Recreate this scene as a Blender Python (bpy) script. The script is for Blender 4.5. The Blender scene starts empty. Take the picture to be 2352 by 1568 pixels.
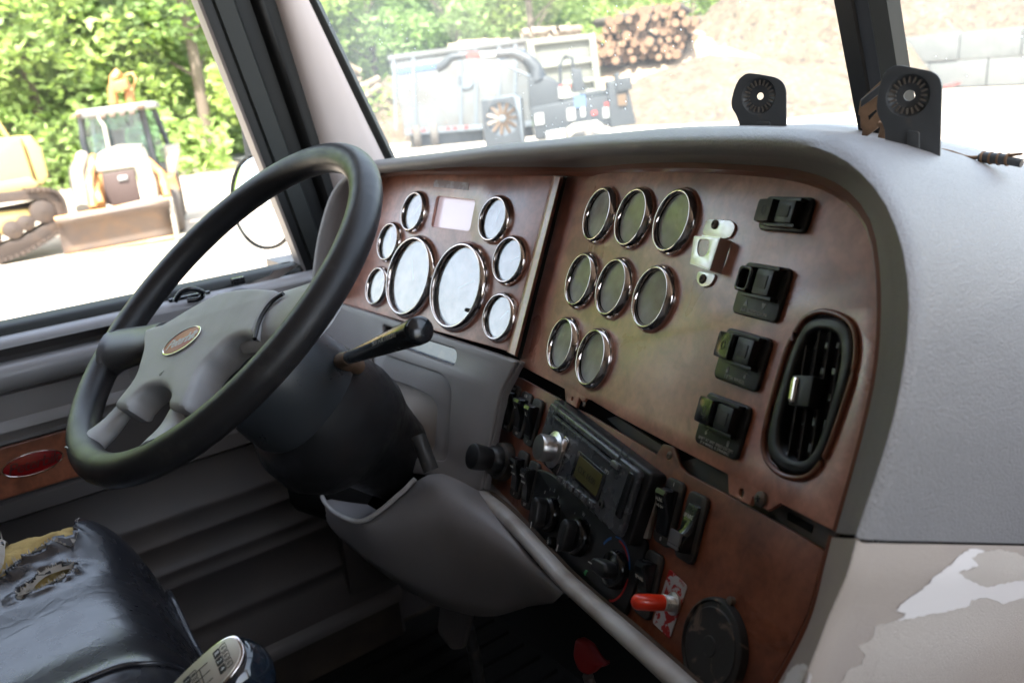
import bpy, bmesh, math, random
import numpy as np
from mathutils import Vector, Matrix, Quaternion
R_ = math.radians
rnd = random.Random(7)
scene = bpy.context.scene
C = scene.collection

# ------------------------------------------------------------------ camera, light, exposure
CAM = Matrix(((0.5958920, 0.1986439, -0.7781088),      # columns: image right, image down, view direction
              (0.7987656, -0.2467316, 0.5487232),      # rows: world x (right of the cab), y (ahead), z (up)
              (-0.0829835, -0.9485063, -0.3056953)))
F = 1898.9                                             # focal length in pixels of a 2352 px wide picture
cam = bpy.data.cameras.new('camera')
co = bpy.data.objects.new('camera', cam); C.objects.link(co)
cam.sensor_width = 22.3; cam.lens = 22.3 * F / 2352
cam.clip_start = 0.01; cam.clip_end = 600
rt = CAM.col[0]; dn = CAM.col[1]; fw = CAM.col[2]
mw = Matrix((( rt[0], -dn[0], -fw[0]), (rt[1], -dn[1], -fw[1]), (rt[2], -dn[2], -fw[2]))).to_4x4()
co.matrix_world = mw
cam.dof.use_dof = True; cam.dof.focus_distance = 0.84; cam.dof.aperture_fstop = 4.5
scene.camera = co

SUN_EL, SUN_AZ = 58.0, 132.0        # azimuth measured from +Y towards +X
world = bpy.data.worlds.new('World'); scene.world = world; world.use_nodes = True
wn = world.node_tree; bg = wn.nodes['Background']
sky = wn.nodes.new('ShaderNodeTexSky'); sky.sky_type = 'NISHITA'; sky.sun_disc = False
sky.sun_elevation = R_(SUN_EL); sky.sun_rotation = R_(SUN_AZ)
sky.dust_density = 3.0; sky.air_density = 1.2
hs = wn.nodes.new('ShaderNodeHueSaturation'); hs.inputs['Saturation'].default_value = .62      # thin haze whitens the sky
wn.links.new(sky.outputs[0], hs.inputs['Color']); wn.links.new(hs.outputs[0], bg.inputs[0]); bg.inputs[1].default_value = 0.15
sun = bpy.data.lights.new('sun', 'SUN'); sun.energy = 4.0; sun.angle = R_(0.53); sun.color = (1.0, 0.95, 0.88)
so = bpy.data.objects.new('sun', sun); C.objects.link(so)
sd = Vector((math.sin(R_(SUN_AZ)) * math.cos(R_(SUN_EL)), math.cos(R_(SUN_AZ)) * math.cos(R_(SUN_EL)), math.sin(R_(SUN_EL))))
so.rotation_euler = sd.to_track_quat('Z', 'Y').to_euler(); so.location = (0, -5, 20)
vs = scene.view_settings
vs.view_transform = 'Standard'; vs.look = 'None'; vs.gamma = 1; vs.use_curve_mapping = False; vs.exposure = 2.85
scene.cycles.use_denoising = True
try: scene.cycles.denoiser = 'OPENIMAGEDENOISE'
except Exception: pass
scene.cycles.max_bounces = 14; scene.cycles.diffuse_bounces = 6; scene.cycles.glossy_bounces = 6
scene.cycles.transparent_max_bounces = 24
scene.cycles.sample_clamp_indirect = 8.0

# ------------------------------------------------------------------ surveying helpers
def ray(x, y):
    return (rt * ((x - 1176) / F) + dn * ((y - 784) / F) + fw)
def hit(x, y, P, n):
    d = ray(x, y); n = Vector(n); return d * (Vector(P).dot(n) / d.dot(n))
def hx(x, y, v): return hit(x, y, (v, 0, 0), (1, 0, 0))
def hy(x, y, v): return hit(x, y, (0, v, 0), (0, 1, 0))
def hz(x, y, v): return hit(x, y, (0, 0, v), (0, 0, 1))

class Frame:
    def __init__(s, o, u, n):
        s.o = Vector(o); s.n = Vector(n).normalized(); u = Vector(u); u = (u - s.n * u.dot(s.n)).normalized()
        s.u = u; s.v = s.n.cross(u)
        s.M = Matrix.Translation(s.o) @ Matrix((s.u, s.v, s.n)).transposed().to_4x4()
    def px(s, x, y, h=0.0):
        p = hit(x, y, s.o + s.n * h, s.n) - s.o
        return (p.dot(s.u), p.dot(s.v))
    def w(s, a, b, h=0.0): return s.o + s.u * a + s.v * b + s.n * h
    def sub(s, a, b, h=0.0, rot=0.0):
        u = s.u * math.cos(rot) + s.v * math.sin(rot)
        return Frame(s.w(a, b, h), u, s.n)

nL = Vector((0, -.91738, .39801)); nR = Vector((-.27523, -.87852, .39045))
PL = Vector((-.77745, .54826, -.30544)); PR = Vector((-.80181, .56544, -.31501))
FL = Frame(PL - nL * .008, (1, 0, 0), nL)
FR = Frame(PR - nR * .008, (1, -.3133, 0), nR)
FQ = Frame(PR - nR * .014, (1, -.3133, 0), nR)        # lower switch panel

# ------------------------------------------------------------------ object helpers
def link(o): C.objects.link(o); return o
def tag(o, label=None, cat=None, group=None, kind=None):
    if label: o['label'] = label
    if cat: o['category'] = cat
    if group: o['group'] = group
    if kind: o['kind'] = kind
    return o
def thing(name, label, cat, M=None, group=None, kind=None):
    o = bpy.data.objects.new(name, None); o.empty_display_size = .02
    if M is not None: o.matrix_basis = M.M if isinstance(M, Frame) else (Matrix.Translation(M) if isinstance(M, (Vector, tuple)) else M)
    link(o); return tag(o, label, cat, group, kind)
def wrap(me, name, mat, parent=None, M=None, smooth=None):
    me.name = name
    if mat is not None:
        me.materials.clear(); me.materials.append(mat)
    if smooth is not None:
        me.shade_smooth()
        if smooth > 0: me.set_sharp_from_angle(angle=R_(smooth))
    o = bpy.data.objects.new(name, me)
    if parent is not None: o.parent = parent
    if M is not None: o.matrix_basis = M.M if isinstance(M, Frame) else M
    return link(o)
def pydata(name, V, Fc, mat, parent=None, M=None, smooth=None, world=False):
    """world=True: V are world coordinates, the object is still a child of parent"""
    if world and parent is not None:
        inv = world_of(parent).inverted()
        V = [inv @ Vector(v) for v in V]
    me = bpy.data.meshes.new(name); me.from_pydata([tuple(v) for v in V], [], Fc); me.validate(); me.update()
    bm = bmesh.new(); bm.from_mesh(me); bmesh.ops.recalc_face_normals(bm, faces=bm.faces); bm.to_mesh(me); bm.free()
    return wrap(me, name, mat, parent, M, smooth)
def world_of(o):
    m = o.matrix_basis
    return world_of(o.parent) @ m if o.parent else m
def curve_mesh(cu):
    ob = bpy.data.objects.new('tmp', cu); me = bpy.data.meshes.new_from_object(ob)
    bpy.data.objects.remove(ob); bpy.data.curves.remove(cu); return me
def plate_mesh(loops, z0, th, bevel=0.0, seg=2):
    cu = bpy.data.curves.new('tmp', 'CURVE'); cu.dimensions = '2D'; cu.fill_mode = 'BOTH'
    for L in loops:
        s = cu.splines.new('POLY'); s.points.add(len(L) - 1); s.use_cyclic_u = True
        for p, q in zip(s.points, L): p.co = (q[0], q[1], 0, 1)
    cu.extrude = max(th / 2 - bevel, 0); cu.bevel_depth = bevel; cu.bevel_resolution = seg; cu.offset = -bevel
    me = curve_mesh(cu); me.transform(Matrix.Translation((0, 0, z0 + th / 2)))
    bm = bmesh.new(); bm.from_mesh(me); bmesh.ops.remove_doubles(bm, verts=bm.verts, dist=1e-6)
    bmesh.ops.recalc_face_normals(bm, faces=bm.faces); bm.to_mesh(me); bm.free(); return me
def plate(name, loops, z0, th, mat, parent=None, M=None, bevel=0.0, seg=2, smooth=35):
    if not isinstance(loops[0][0], (list, tuple)): loops = [loops]
    return wrap(plate_mesh(loops, z0, th, bevel, seg), name, mat, parent, M, smooth)
def rrect(w, h, r, cx=0, cy=0, n=4):
    P = []
    for (sx, sy, a0) in ((1, -1, -90), (1, 1, 0), (-1, 1, 90), (-1, -1, 180)):
        for i in range(n + 1):
            a = R_(a0 + 90 * i / n); P.append((cx + sx * (w / 2 - r) + r * math.cos(a), cy + sy * (h / 2 - r) + r * math.sin(a)))
    return P
def circ(r, n=24, cx=0, cy=0, sx=1): return [(cx + sx * r * math.cos(2 * math.pi * i / n), cy + r * math.sin(2 * math.pi * i / n)) for i in range(n)]
def roundpoly(P, r, n=4):
    out = []
    for i, p in enumerate(P):
        p = Vector(p); a = Vector(P[i - 1]); b = Vector(P[(i + 1) % len(P)])
        rr = min(r, (a - p).length * .45, (b - p).length * .45)
        s = p + (a - p).normalized() * rr; e = p + (b - p).normalized() * rr
        for k in range(n + 1):
            t = k / n; out.append(tuple(s.lerp(p, t).lerp(p.lerp(e, t), t)))
    return out
def lathe_mesh(prof, n=32, cap=False):
    V = []; Fc = []
    for (r, z) in prof:
        for i in range(n): a = 2 * math.pi * i / n; V.append((r * math.cos(a), r * math.sin(a), z))
    for j in range(len(prof) - 1):
        for i in range(n): k = (i + 1) % n; Fc.append((j * n + i, j * n + k, (j + 1) * n + k, (j + 1) * n + i))
    if cap:
        Fc.append(tuple(range(n))); m = (len(prof) - 1) * n; Fc.append(tuple(range(m, m + n)))
    return V, Fc
def lathe(name, prof, mat, parent=None, M=None, n=32, cap=False, smooth=40):
    V, Fc = lathe_mesh(prof, n, cap); return pydata(name, V, Fc, mat, parent, M, smooth)
def grid(name, rows, mat, parent=None, M=None, closed=False, smooth=60, world=False, caps=False):
    V = [p for r in rows for p in r]; m = len(rows[0]); Fc = []
    for j in range(len(rows) - 1):
        for i in range(m if closed else m - 1):
            k = (i + 1) % m; Fc.append((j * m + i, j * m + k, (j + 1) * m + k, (j + 1) * m + i))
    if caps: Fc.append(tuple(range(m))); q = (len(rows) - 1) * m; Fc.append(tuple(range(q, q + m)))
    return pydata(name, V, Fc, mat, parent, M, smooth, world)
def tube_rows(P, rad, n=12, flat=1.0, up=None, closed=False):
    P = [Vector(p) for p in P]; rows = []; up = Vector(up) if up else None
    for i, p in enumerate(P):
        if closed: t = P[(i + 1) % len(P)] - P[i - 1]
        else: t = P[min(i + 1, len(P) - 1)] - P[max(i - 1, 0)]
        t.normalize(); a = up or (Vector((0, 0, 1)) if abs(t.z) < .9 else Vector((1, 0, 0)))
        x = t.cross(a).normalized(); y = x.cross(t).normalized(); r = rad[i] if isinstance(rad, (list, tuple)) else rad
        rows.append([p + x * (r * math.cos(2 * math.pi * k / n)) + y * (r * flat * math.sin(2 * math.pi * k / n)) for k in range(n)])
    if closed: rows.append(rows[0])
    return rows
def tube(name, P, rad, mat, parent=None, M=None, n=12, flat=1.0, up=None, closed=False, world=False, smooth=50):
    return grid(name, tube_rows(P, rad, n, flat, up, closed), mat, parent, M, True, smooth, world, caps=not closed)
def boxes_data(L):
    V = []; Fc = []
    for b in L:
        (cx, cy, cz), (sx, sy, sz) = b[0], b[1]; rot = b[2] if len(b) > 2 else None; k = len(V)
        for x in (-1, 1):
            for y in (-1, 1):
                for z in (-1, 1):
                    v = Vector((x * sx / 2, y * sy / 2, z * sz / 2))
                    if rot is not None: v = rot @ v
                    V.append(v + Vector((cx, cy, cz)))
        Fc += [tuple(k + i for i in f) for f in ((0, 1, 3, 2), (4, 6, 7, 5), (0, 4, 5, 1), (2, 3, 7, 6), (0, 2, 6, 4), (1, 5, 7, 3))]
    return V, Fc
def boxes(name, L, mat, parent=None, M=None, bevel=0.0, smooth=None):
    V, Fc = boxes_data(L); me = bpy.data.meshes.new(name); me.from_pydata([tuple(v) for v in V], [], Fc)
    bm = bmesh.new(); bm.from_mesh(me)
    if bevel: bmesh.ops.bevel(bm, geom=list(bm.edges), offset=bevel, segments=2, profile=.7, affect='EDGES')
    bmesh.ops.recalc_face_normals(bm, faces=bm.faces); bm.to_mesh(me); bm.free()
    return wrap(me, name, mat, parent, M, 40 if bevel and smooth is None else smooth)
def text(name, s, size, mat, parent=None, M=None, shear=0.0, th=0.0001, space=1.0, line=1.0, offset=0.0, sx=1.0):
    cu = bpy.data.curves.new('tmp', 'FONT'); cu.body = s; cu.size = size; cu.align_x = 'CENTER'; cu.align_y = 'CENTER'
    cu.extrude = th; cu.shear = shear; cu.space_character = space; cu.space_line = line; cu.resolution_u = 2; cu.offset = offset
    me = curve_mesh(cu)
    if sx != 1: me.transform(Matrix.Diagonal((sx, 1, 1, 1)))
    return wrap(me, name, mat, parent, M)
def spline(P, n=8, closed=False):
    P = [Vector(p) for p in P]; out = []; m = len(P)
    for i in range(m if closed else m - 1):
        if closed: a, b, c, d = P[i - 1], P[i], P[(i + 1) % m], P[(i + 2) % m]
        else: a, b, c, d = P[max(i - 1, 0)], P[i], P[i + 1], P[min(i + 2, m - 1)]
        for k in range(n):
            t = k / n; out.append(.5 * ((2 * b) + (c - a) * t + (2 * a - 5 * b + 4 * c - d) * t * t + (3 * b - a - 3 * c + d) * t ** 3))
    if not closed: out.append(P[-1])
    return out
def resample(P, n):
    L = [0]
    for a, b in zip(P, P[1:]): L.append(L[-1] + (b - a).length)
    out = []; j = 0
    for i in range(n):
        s = L[-1] * i / (n - 1)
        while j < len(P) - 2 and L[j + 1] < s: j += 1
        t = (s - L[j]) / max(L[j + 1] - L[j], 1e-9); out.append(P[j].lerp(P[j + 1], min(max(t, 0), 1)))
    return out
def dup(o, M=None, label=None, parent=None, group=None):
    c = o.copy(); C.objects.link(c)
    if parent is not None: c.parent = parent
    if M is not None: c.matrix_basis = M.M if isinstance(M, Frame) else M
    if label: c['label'] = label
    if group: c['group'] = group
    for ch in list(o.children): dup(ch, parent=c)
    return c
def T(x=0, y=0, z=0): return Matrix.Translation((x, y, z))
def RX(a): return Matrix.Rotation(R_(a), 4, 'X')
def RY(a): return Matrix.Rotation(R_(a), 4, 'Y')
def RZ(a): return Matrix.Rotation(R_(a), 4, 'Z')
P2 = lambda fr, pts, h=0.0: [fr.px(x, y, h) for x, y in pts]
def rect_of(fr, c4, h=0.0):
    q = [Vector(fr.px(x, y, h)) for x, y in c4]       # TL TR BR BL
    c = sum(q, Vector((0, 0))) / 4; w = ((q[1] - q[0]).length + (q[2] - q[3]).length) / 2; hh = ((q[0] - q[3]).length + (q[1] - q[2]).length) / 2
    d = (q[1] - q[0]) + (q[2] - q[3]); e = (q[0] - q[3]) + (q[1] - q[2])
    a = math.atan2(d.y, d.x); b = math.atan2(e.y, e.x) - math.pi / 2
    return c.x, c.y, w, hh, (a + b) / 2

# ------------------------------------------------------------------ materials
def mat(name, col, rough=.5, metal=0, spec=.5, coat=0, coat_r=.1, var=None, bump=None, grain=None, rvar=None, emis=None, trans=0, ior=1.5, alpha=1, sheen=0):
    m = bpy.data.materials.new(name); m.use_nodes = True; nt = m.node_tree; N = nt.nodes; L = nt.links
    b = N['Principled BSDF']; b.inputs['Base Color'].default_value = (*col, 1); b.inputs['Roughness'].default_value = rough
    b.inputs['Metallic'].default_value = metal; b.inputs['Specular IOR Level'].default_value = spec; b.inputs['IOR'].default_value = ior
    b.inputs['Coat Weight'].default_value = coat; b.inputs['Coat Roughness'].default_value = coat_r
    b.inputs['Transmission Weight'].default_value = trans; b.inputs['Alpha'].default_value = alpha
    b.inputs['Sheen Weight'].default_value = sheen
    if emis: b.inputs['Emission Color'].default_value = (*emis[0], 1); b.inputs['Emission Strength'].default_value = emis[1]
    tc = N.new('ShaderNodeTexCoord')
    def noise(sc, det=4, dist=0, rgh=.55, vec=None):
        n = N.new('ShaderNodeTexNoise'); n.inputs['Scale'].default_value = sc; n.inputs['Detail'].default_value = det
        n.inputs['Distortion'].default_value = dist; n.inputs['Roughness'].default_value = rgh
        L.new(vec or tc.outputs['Object'], n.inputs['Vector']); return n
    def ramp(src, stops):
        r = N.new('ShaderNodeValToRGB'); e = r.color_ramp.elements
        while len(e) > 1: e.remove(e[-1])
        e[0].position = stops[0][0]; e[0].color = (*stops[0][1], 1)
        for p, c in stops[1:]: q = e.new(p); q.color = (*c, 1)
        L.new(src, r.inputs[0]); return r
    def mix(a, bb, fac, kind='MIX'):
        x = N.new('ShaderNodeMix'); x.data_type = 'RGBA'; x.blend_type = kind
        for s, v in ((x.inputs[6], a), (x.inputs[7], bb)):
            if isinstance(v, tuple): s.default_value = (*v, 1)
            else: L.new(v, s)
        if isinstance(fac, float): x.inputs[0].default_value = fac
        else: L.new(fac, x.inputs[0])
        return x.outputs[2]
    h = dict(m=m, nt=nt, N=N, L=L, b=b, tc=tc, noise=noise, ramp=ramp, mix=mix)
    if var:    # list of (scale, colour2, low, high, distortion)
        cur = (*col,)
        for (sc, c2, lo, hi, *ds) in var:
            n = noise(sc, 6, ds[0] if ds else 0); r = ramp(n.outputs[0], [(lo, (0, 0, 0)), (hi, (1, 1, 1))])
            cur = mix(cur, tuple(c2), r.outputs[0])
        L.new(cur, b.inputs['Base Color'])
    if rvar:
        n = noise(rvar[0], 5); mr = N.new('ShaderNodeMapRange'); L.new(n.outputs[0], mr.inputs[0])
        mr.inputs[1].default_value = .3; mr.inputs[2].default_value = .7; mr.inputs[3].default_value = rvar[1]; mr.inputs[4].default_value = rvar[2]
        L.new(mr.outputs[0], b.inputs['Roughness'])
    hgt = None
    if bump: n = noise(bump[0], 6); hgt = n.outputs[0]; st, di = bump[1], bump[2]
    if grain:
        v = N.new('ShaderNodeTexVoronoi'); v.feature = 'DISTANCE_TO_EDGE'; v.inputs['Scale'].default_value = grain[0]
        nn = noise(grain[0] * .6, 2); ad = N.new('ShaderNodeVectorMath'); ad.operation = 'MULTIPLY_ADD'
        L.new(nn.outputs['Color'], ad.inputs[0]); ad.inputs[1].default_value = (1.2 / grain[0],) * 3; L.new(tc.outputs['Object'], ad.inputs[2])
        L.new(ad.outputs[0], v.inputs['Vector'])
        mr = N.new('ShaderNodeMapRange'); mr.inputs[2].default_value = .18; L.new(v.outputs['Distance'], mr.inputs[0]); hgt = mr.outputs[0]; st, di = grain[1], grain[2]
    if hgt is not None:
        bp = N.new('ShaderNodeBump'); bp.inputs['Strength'].default_value = st; bp.inputs['Distance'].default_value = di
        L.new(hgt, bp.inputs['Height']); L.new(bp.outputs[0], b.inputs['Normal']); h['bump'] = bp
    mat.last = h
    return m

def wood(name, c1, c2, c3, rough, coat, cr):
    m = mat(name, c1, rough, coat=coat, coat_r=cr); h = mat.last; N, L, b = h['N'], h['L'], h['b']
    w = h['noise'](5, 5, 2.2); f = h['noise'](28, 6, 1.2); g = h['noise'](160, 4)
    r = h['ramp'](w.outputs[0], [(.26, c3), (.42, c2), (.56, c1), (.70, c2), (.86, c3)])
    r2 = h['ramp'](f.outputs[0], [(.36, (.62, .56, .54)), (.6, (1, 1, 1))])
    c = h['mix'](r.outputs[0], r2.outputs[0], .8, 'MULTIPLY')
    r3 = h['ramp'](g.outputs[0], [(.4, (.75, .72, .7)), (.55, (1, 1, 1))])
    c = h['mix'](c, r3.outputs[0], .5, 'MULTIPLY'); L.new(c, b.inputs['Base Color'])
    s = h['noise'](9, 5, .6); mr = N.new('ShaderNodeMapRange'); L.new(s.outputs[0], mr.inputs[0])
    mr.inputs[1].default_value = .3; mr.inputs[2].default_value = .72; mr.inputs[3].default_value = rough - .08; mr.inputs[4].default_value = rough + .16
    L.new(mr.outputs[0], b.inputs['Roughness'])
    mr2 = N.new('ShaderNodeMapRange'); L.new(s.outputs[0], mr2.inputs[0]); mr2.inputs[1].default_value = .3; mr2.inputs[2].default_value = .7
    mr2.inputs[3].default_value = cr - .06; mr2.inputs[4].default_value = cr + .12; L.new(mr2.outputs[0], b.inputs['Coat Roughness'])
    # scratches: stretched noise
    mp = N.new('ShaderNodeMapping'); mp.inputs['Scale'].default_value = (60, 900, 60); mp.inputs['Rotation'].default_value = (.2, .1, .7)
    L.new(h['tc'].outputs['Object'], mp.inputs[0]); sc = h['noise'](1, 3, 0, .5, mp.outputs[0])
    rr = h['ramp'](sc.outputs[0], [(.68, (0, 0, 0)), (.76, (1, 1, 1))])
    bp = N.new('ShaderNodeBump'); bp.inputs['Strength'].default_value = .25; bp.inputs['Distance'].default_value = .0004
    L.new(rr.outputs[0], bp.inputs['Height']); L.new(bp.outputs[0], b.inputs['Normal']); L.new(bp.outputs[0], b.inputs['Coat Normal'])
    return m
M_WOOD = wood('burl_wood', (.56, .245, .165), (.44, .170, .105), (.22, .080, .050), .36, .8, .30)
M_WOOD.node_tree.nodes['Principled BSDF'].inputs['Coat IOR'].default_value = 1.8
M_WOOD2 = wood('burl_wood_lower', (.28, .090, .042), (.19, .056, .026), (.085, .028, .015), .42, .3, .3)
M_WEDGE = mat('wood_edge', (.16, .045, .020), .35, coat=.4)
M_PAD = mat('dash_vinyl', (.172, .162, .162), .44, grain=(360, .42, .0009), var=[(4, (.195, .183, .18), .4, .7)])
M_PAD2 = mat('lower_vinyl', (.34, .295, .265), .5, grain=(420, .35, .0008), var=[(2.5, (.40, .36, .32), .45, .6)])
M_PLAS = mat('grey_plastic', (.215, .20, .20), .42, bump=(900, .15, .0004), var=[(9, (.185, .17, .165), .45, .75)])
M_SILL = mat('sill_plastic', (.24, .235, .24), .33, bump=(600, .1, .0003))
M_PLASD = mat('dark_door_plastic', (.070, .063, .062), .42, bump=(600, .15, .0005), var=[(5, (.090, .075, .067), .45, .75)])
M_PIL = mat('pillar_trim', (.42, .36, .34), .6, bump=(700, .1, .0004))
M_BLK = mat('black_plastic', (.012, .012, .013), .38, bump=(900, .12, .0003), rvar=(60, .3, .55))
M_BLKG = mat('gloss_black', (.010, .011, .013), .16, rvar=(80, .1, .3))
M_DUST = mat('dusty_black', (.030, .029, .028), .55, var=[(45, (.10, .075, .055), .55, .8)], rvar=(60, .4, .75))
M_RUB = mat('black_rubber', (.004, .004, .004), .5, spec=.3)
M_RUBG = mat('grey_rubber', (.015, .017, .016), .55, spec=.35)
M_WHEEL = mat('wheel_leather', (.016, .0155, .0165), .34, spec=.32, grain=(700, .2, .0004), rvar=(25, .28, .44), var=[(30, (.05, .048, .045), .6, .8)])
M_HUB = mat('hub_vinyl', (.44, .45, .46), .5, spec=.3, grain=(900, .3, .0005), var=[(16, (.36, .365, .365), .45, .75)])
M_HUBD = mat('spoke_vinyl', (.055, .055, .058), .38, bump=(500, .2, .0004))
M_CHR = mat('chrome', (.60, .545, .53), .08, 1.0, rvar=(50, .05, .16))
M_STEEL = mat('scratched_steel', (.62, .60, .58), .34, 1.0, rvar=(90, .25, .48), bump=(220, .2, .0003))
M_SILV = mat('brushed_silver', (.55, .54, .53), .3, 1.0)
M_DARKV = mat('cavity_black', (.004, .004, .004), .9)
M_RUST = mat('painted_metal', (.13, .095, .070), .6, var=[(14, (.07, .075, .08), .45, .6)])
M_GALV = mat('galvanised', (.38, .38, .37), .45, .4, var=[(22, (.22, .13, .08), .5, .7)])
M_FACE = mat('gauge_face', (.012, .013, .014), .5)
M_WHT = mat('white_print', (.62, .62, .60), .6)
M_GRYP = mat('grey_print', (.42, .42, .41), .6)
M_NEED = mat('needle_glint', (.75, .70, .62), .5)
M_RED = mat('red_cap', (.75, .035, .008), .28, coat=.4)
M_REDB = mat('red_badge', (.20, .004, .006), .25, coat=.5)
M_REDP = mat('red_print', (.42, .012, .015), .5)
M_BLUP = mat('blue_print', (.02, .12, .38), .5)
M_SEAT = mat('seat_vinyl', (.020, .021, .026), .33, grain=(34, .35, .0005), rvar=(18, .20, .34), bump=None, coat=.35, coat_r=.25)
M_FOAM = mat('seat_foam', (.50, .36, .13), .95, bump=(90, .8, .003), var=[(45, (.30, .19, .06), .45, .7)])
M_FELT = mat('torn_backing', (.42, .38, .33), .95, bump=(300, .6, .001))
M_CARP = mat('carpet', (.030, .023, .018), .95, bump=(900, .6, .002), var=[(6, (.065, .048, .035), .45, .7)])
M_LCD = mat('radio_lcd', (.085, .075, .022), .3, coat=.5)
M_LCDP = mat('lcd_print', (.012, .012, .008), .5)
M_SCRN = mat('info_screen', (.85, .76, .84), .35, coat=.6, coat_r=.03, emis=((1, .86, .95), .05))  # pale base and faint glow stand in for bright reflections on the screen
M_ORED = mat('dark_red', (.22, .006, .006), .5)
M_GREEN = mat('green_mark', (.10, .45, .20), .6)
M_BROWNM = mat('brown_metal', (.16, .095, .055), .5, .3, bump=(80, .4, .001), var=[(30, (.28, .17, .10), .5, .7)])
M_BRKT = mat('black_bracket', (.050, .055, .060), .45, .2, bump=(300, .2, .0005), var=[(26, (.11, .085, .06), .62, .82)])
M_SHELL = mat('headliner', (.32, .285, .26), .9)

def glass_mat(name, ior, tint=(1, 1, 1), dust=0.0, rough=0.0, dcol=(.8, .8, .78), specks=False, dscale=3.0):
    m = bpy.data.materials.new(name); m.use_nodes = True; nt = m.node_tree; N = nt.nodes; L = nt.links
    N.remove(N['Principled BSDF']); out = N['Material Output']
    fr = N.new('ShaderNodeFresnel'); ge = N.new('ShaderNodeNewGeometry'); io = N.new('ShaderNodeMapRange')      # thin pane: same reflection from both sides
    io.inputs[3].default_value = ior; io.inputs[4].default_value = 1 / ior; L.new(ge.outputs['Backfacing'], io.inputs[0]); L.new(io.outputs[0], fr.inputs[0])
    tr = N.new('ShaderNodeBsdfTransparent'); tr.inputs[0].default_value = (*tint, 1)
    gl = N.new('ShaderNodeBsdfGlossy'); gl.inputs['Roughness'].default_value = rough
    a = N.new('ShaderNodeMixShader'); L.new(fr.outputs[0], a.inputs[0]); L.new(tr.outputs[0], a.inputs[1]); L.new(gl.outputs[0], a.inputs[2]); cur = a.outputs[0]
    if dust or specks:
        tc = N.new('ShaderNodeTexCoord'); n = N.new('ShaderNodeTexNoise'); n.inputs['Scale'].default_value = dscale; n.inputs['Detail'].default_value = 5
        L.new(tc.outputs['Object'], n.inputs['Vector']); mr = N.new('ShaderNodeMapRange'); L.new(n.outputs[0], mr.inputs[0])
        mr.inputs[1].default_value = .3; mr.inputs[2].default_value = .75; mr.inputs[3].default_value = dust * .4; mr.inputs[4].default_value = dust * 1.6
        fac = mr.outputs[0]
        if specks:
            v = N.new('ShaderNodeTexVoronoi'); v.inputs['Scale'].default_value = 95; L.new(tc.outputs['Object'], v.inputs['Vector'])
            n2 = N.new('ShaderNodeTexNoise'); n2.inputs['Scale'].default_value = 7; L.new(tc.outputs['Object'], n2.inputs['Vector'])
            th = N.new('ShaderNodeMapRange'); L.new(n2.outputs[0], th.inputs[0]); th.inputs[1].default_value = .42; th.inputs[2].default_value = .7; th.inputs[3].default_value = 0.0; th.inputs[4].default_value = .17
            lt = N.new('ShaderNodeMath'); lt.operation = 'LESS_THAN'; L.new(v.outputs['Distance'], lt.inputs[0]); L.new(th.outputs[0], lt.inputs[1])
            mu = N.new('ShaderNodeMath'); mu.operation = 'MULTIPLY_ADD'; L.new(lt.outputs[0], mu.inputs[0]); mu.inputs[1].default_value = .6; L.new(fac, mu.inputs[2]); mu.use_clamp = True; fac = mu.outputs[0]
        df = N.new('ShaderNodeBsdfDiffuse'); df.inputs[0].default_value = (*dcol, 1)
        tl = N.new('ShaderNodeBsdfTranslucent'); tl.inputs[0].default_value = (*dcol, 1)
        d2 = N.new('ShaderNodeMixShader'); d2.inputs[0].default_value = .5; L.new(df.outputs[0], d2.inputs[1]); L.new(tl.outputs[0], d2.inputs[2])
        b = N.new('ShaderNodeMixShader'); L.new(fac, b.inputs[0]); L.new(cur, b.inputs[1]); L.new(d2.outputs[0], b.inputs[2]); cur = b.outputs[0]
    L.new(cur, out.inputs[0]); return m
M_LENS = glass_mat('gauge_lens', 1.62, (.9, .9, .9), dust=.50, rough=.10, dscale=24, dcol=(.80, .84, .82))  # thick grey film layer put in to pale and grey the green reflections
M_LENS2 = glass_mat('dial_lens', 2.35, (.9, .9, .9), dust=.10, rough=.06, dscale=60)
M_WIND = glass_mat('windshield_glass', 1.33, (.94, .98, .97), dust=.165, specks=True, dcol=(.72, .80, .82))
M_DGLS = glass_mat('door_glass', 1.3, (.97, .98, .97), dust=.008)
# ------------------------------------------------------------------ cab shell
cab = thing('truck_cab', 'truck cab interior shell with grey headliner and carpeted floor around the driver', 'truck cab', Vector((-.45, -.3, -1.15)), kind='structure')
def cabpart(name, L, m, **k):
    V, Fc = boxes_data(L); return pydata(name, V, Fc, m, cab, world=True, **k)
cabpart('cab_roof', [((-.45, -.40, .60), (2.3, 1.9, .05))], M_SHELL)
cabpart('cab_floor', [((-.45, -.20, -1.18), (2.2, 2.3, .05))], M_CARP)
cabpart('back_wall', [((-.45, -1.35, -.28), (2.3, .05, 1.8))], M_SHELL)
cabpart('firewall', [((-.45, .92, -.71), (2.3, .05, 1.1))], M_DARKV)
cabpart('kick_panel', [((-1.53, .74, -.75), (.08, .40, .90)), ((.64, .82, -.7), (.08, .25, 1.0))], M_PLASD)
cabpart('rear_side_panel', [((-1.54, -.78, -.28), (.06, 1.13, 1.8))], M_SHELL)  # unseen; extended forward over the door window to cut light from the rear
cabpart('rear_side_panel', [((.64, -.97, -.28), (.06, .75, 1.8))], M_SHELL)
cabpart('passenger_door_panel', [((.64, .1, -.70), (.06, 1.4, .92)), ((.64, -.31, .1), (.06, .58, .8))], M_PLASD)  # second box is unseen, added to close the window's rear part against light
cabpart('passenger_front_pillar', [((.64, .72, .12), (.08, .10, 1.0))], M_PIL)
cabpart('window_header', [((-1.53, 0, .53), (.07, 1.3, .1)), ((.62, 0, .53), (.07, 1.3, .1)), ((-.45, .48, .575), (2.2, .12, .06))], M_SHELL)
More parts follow.
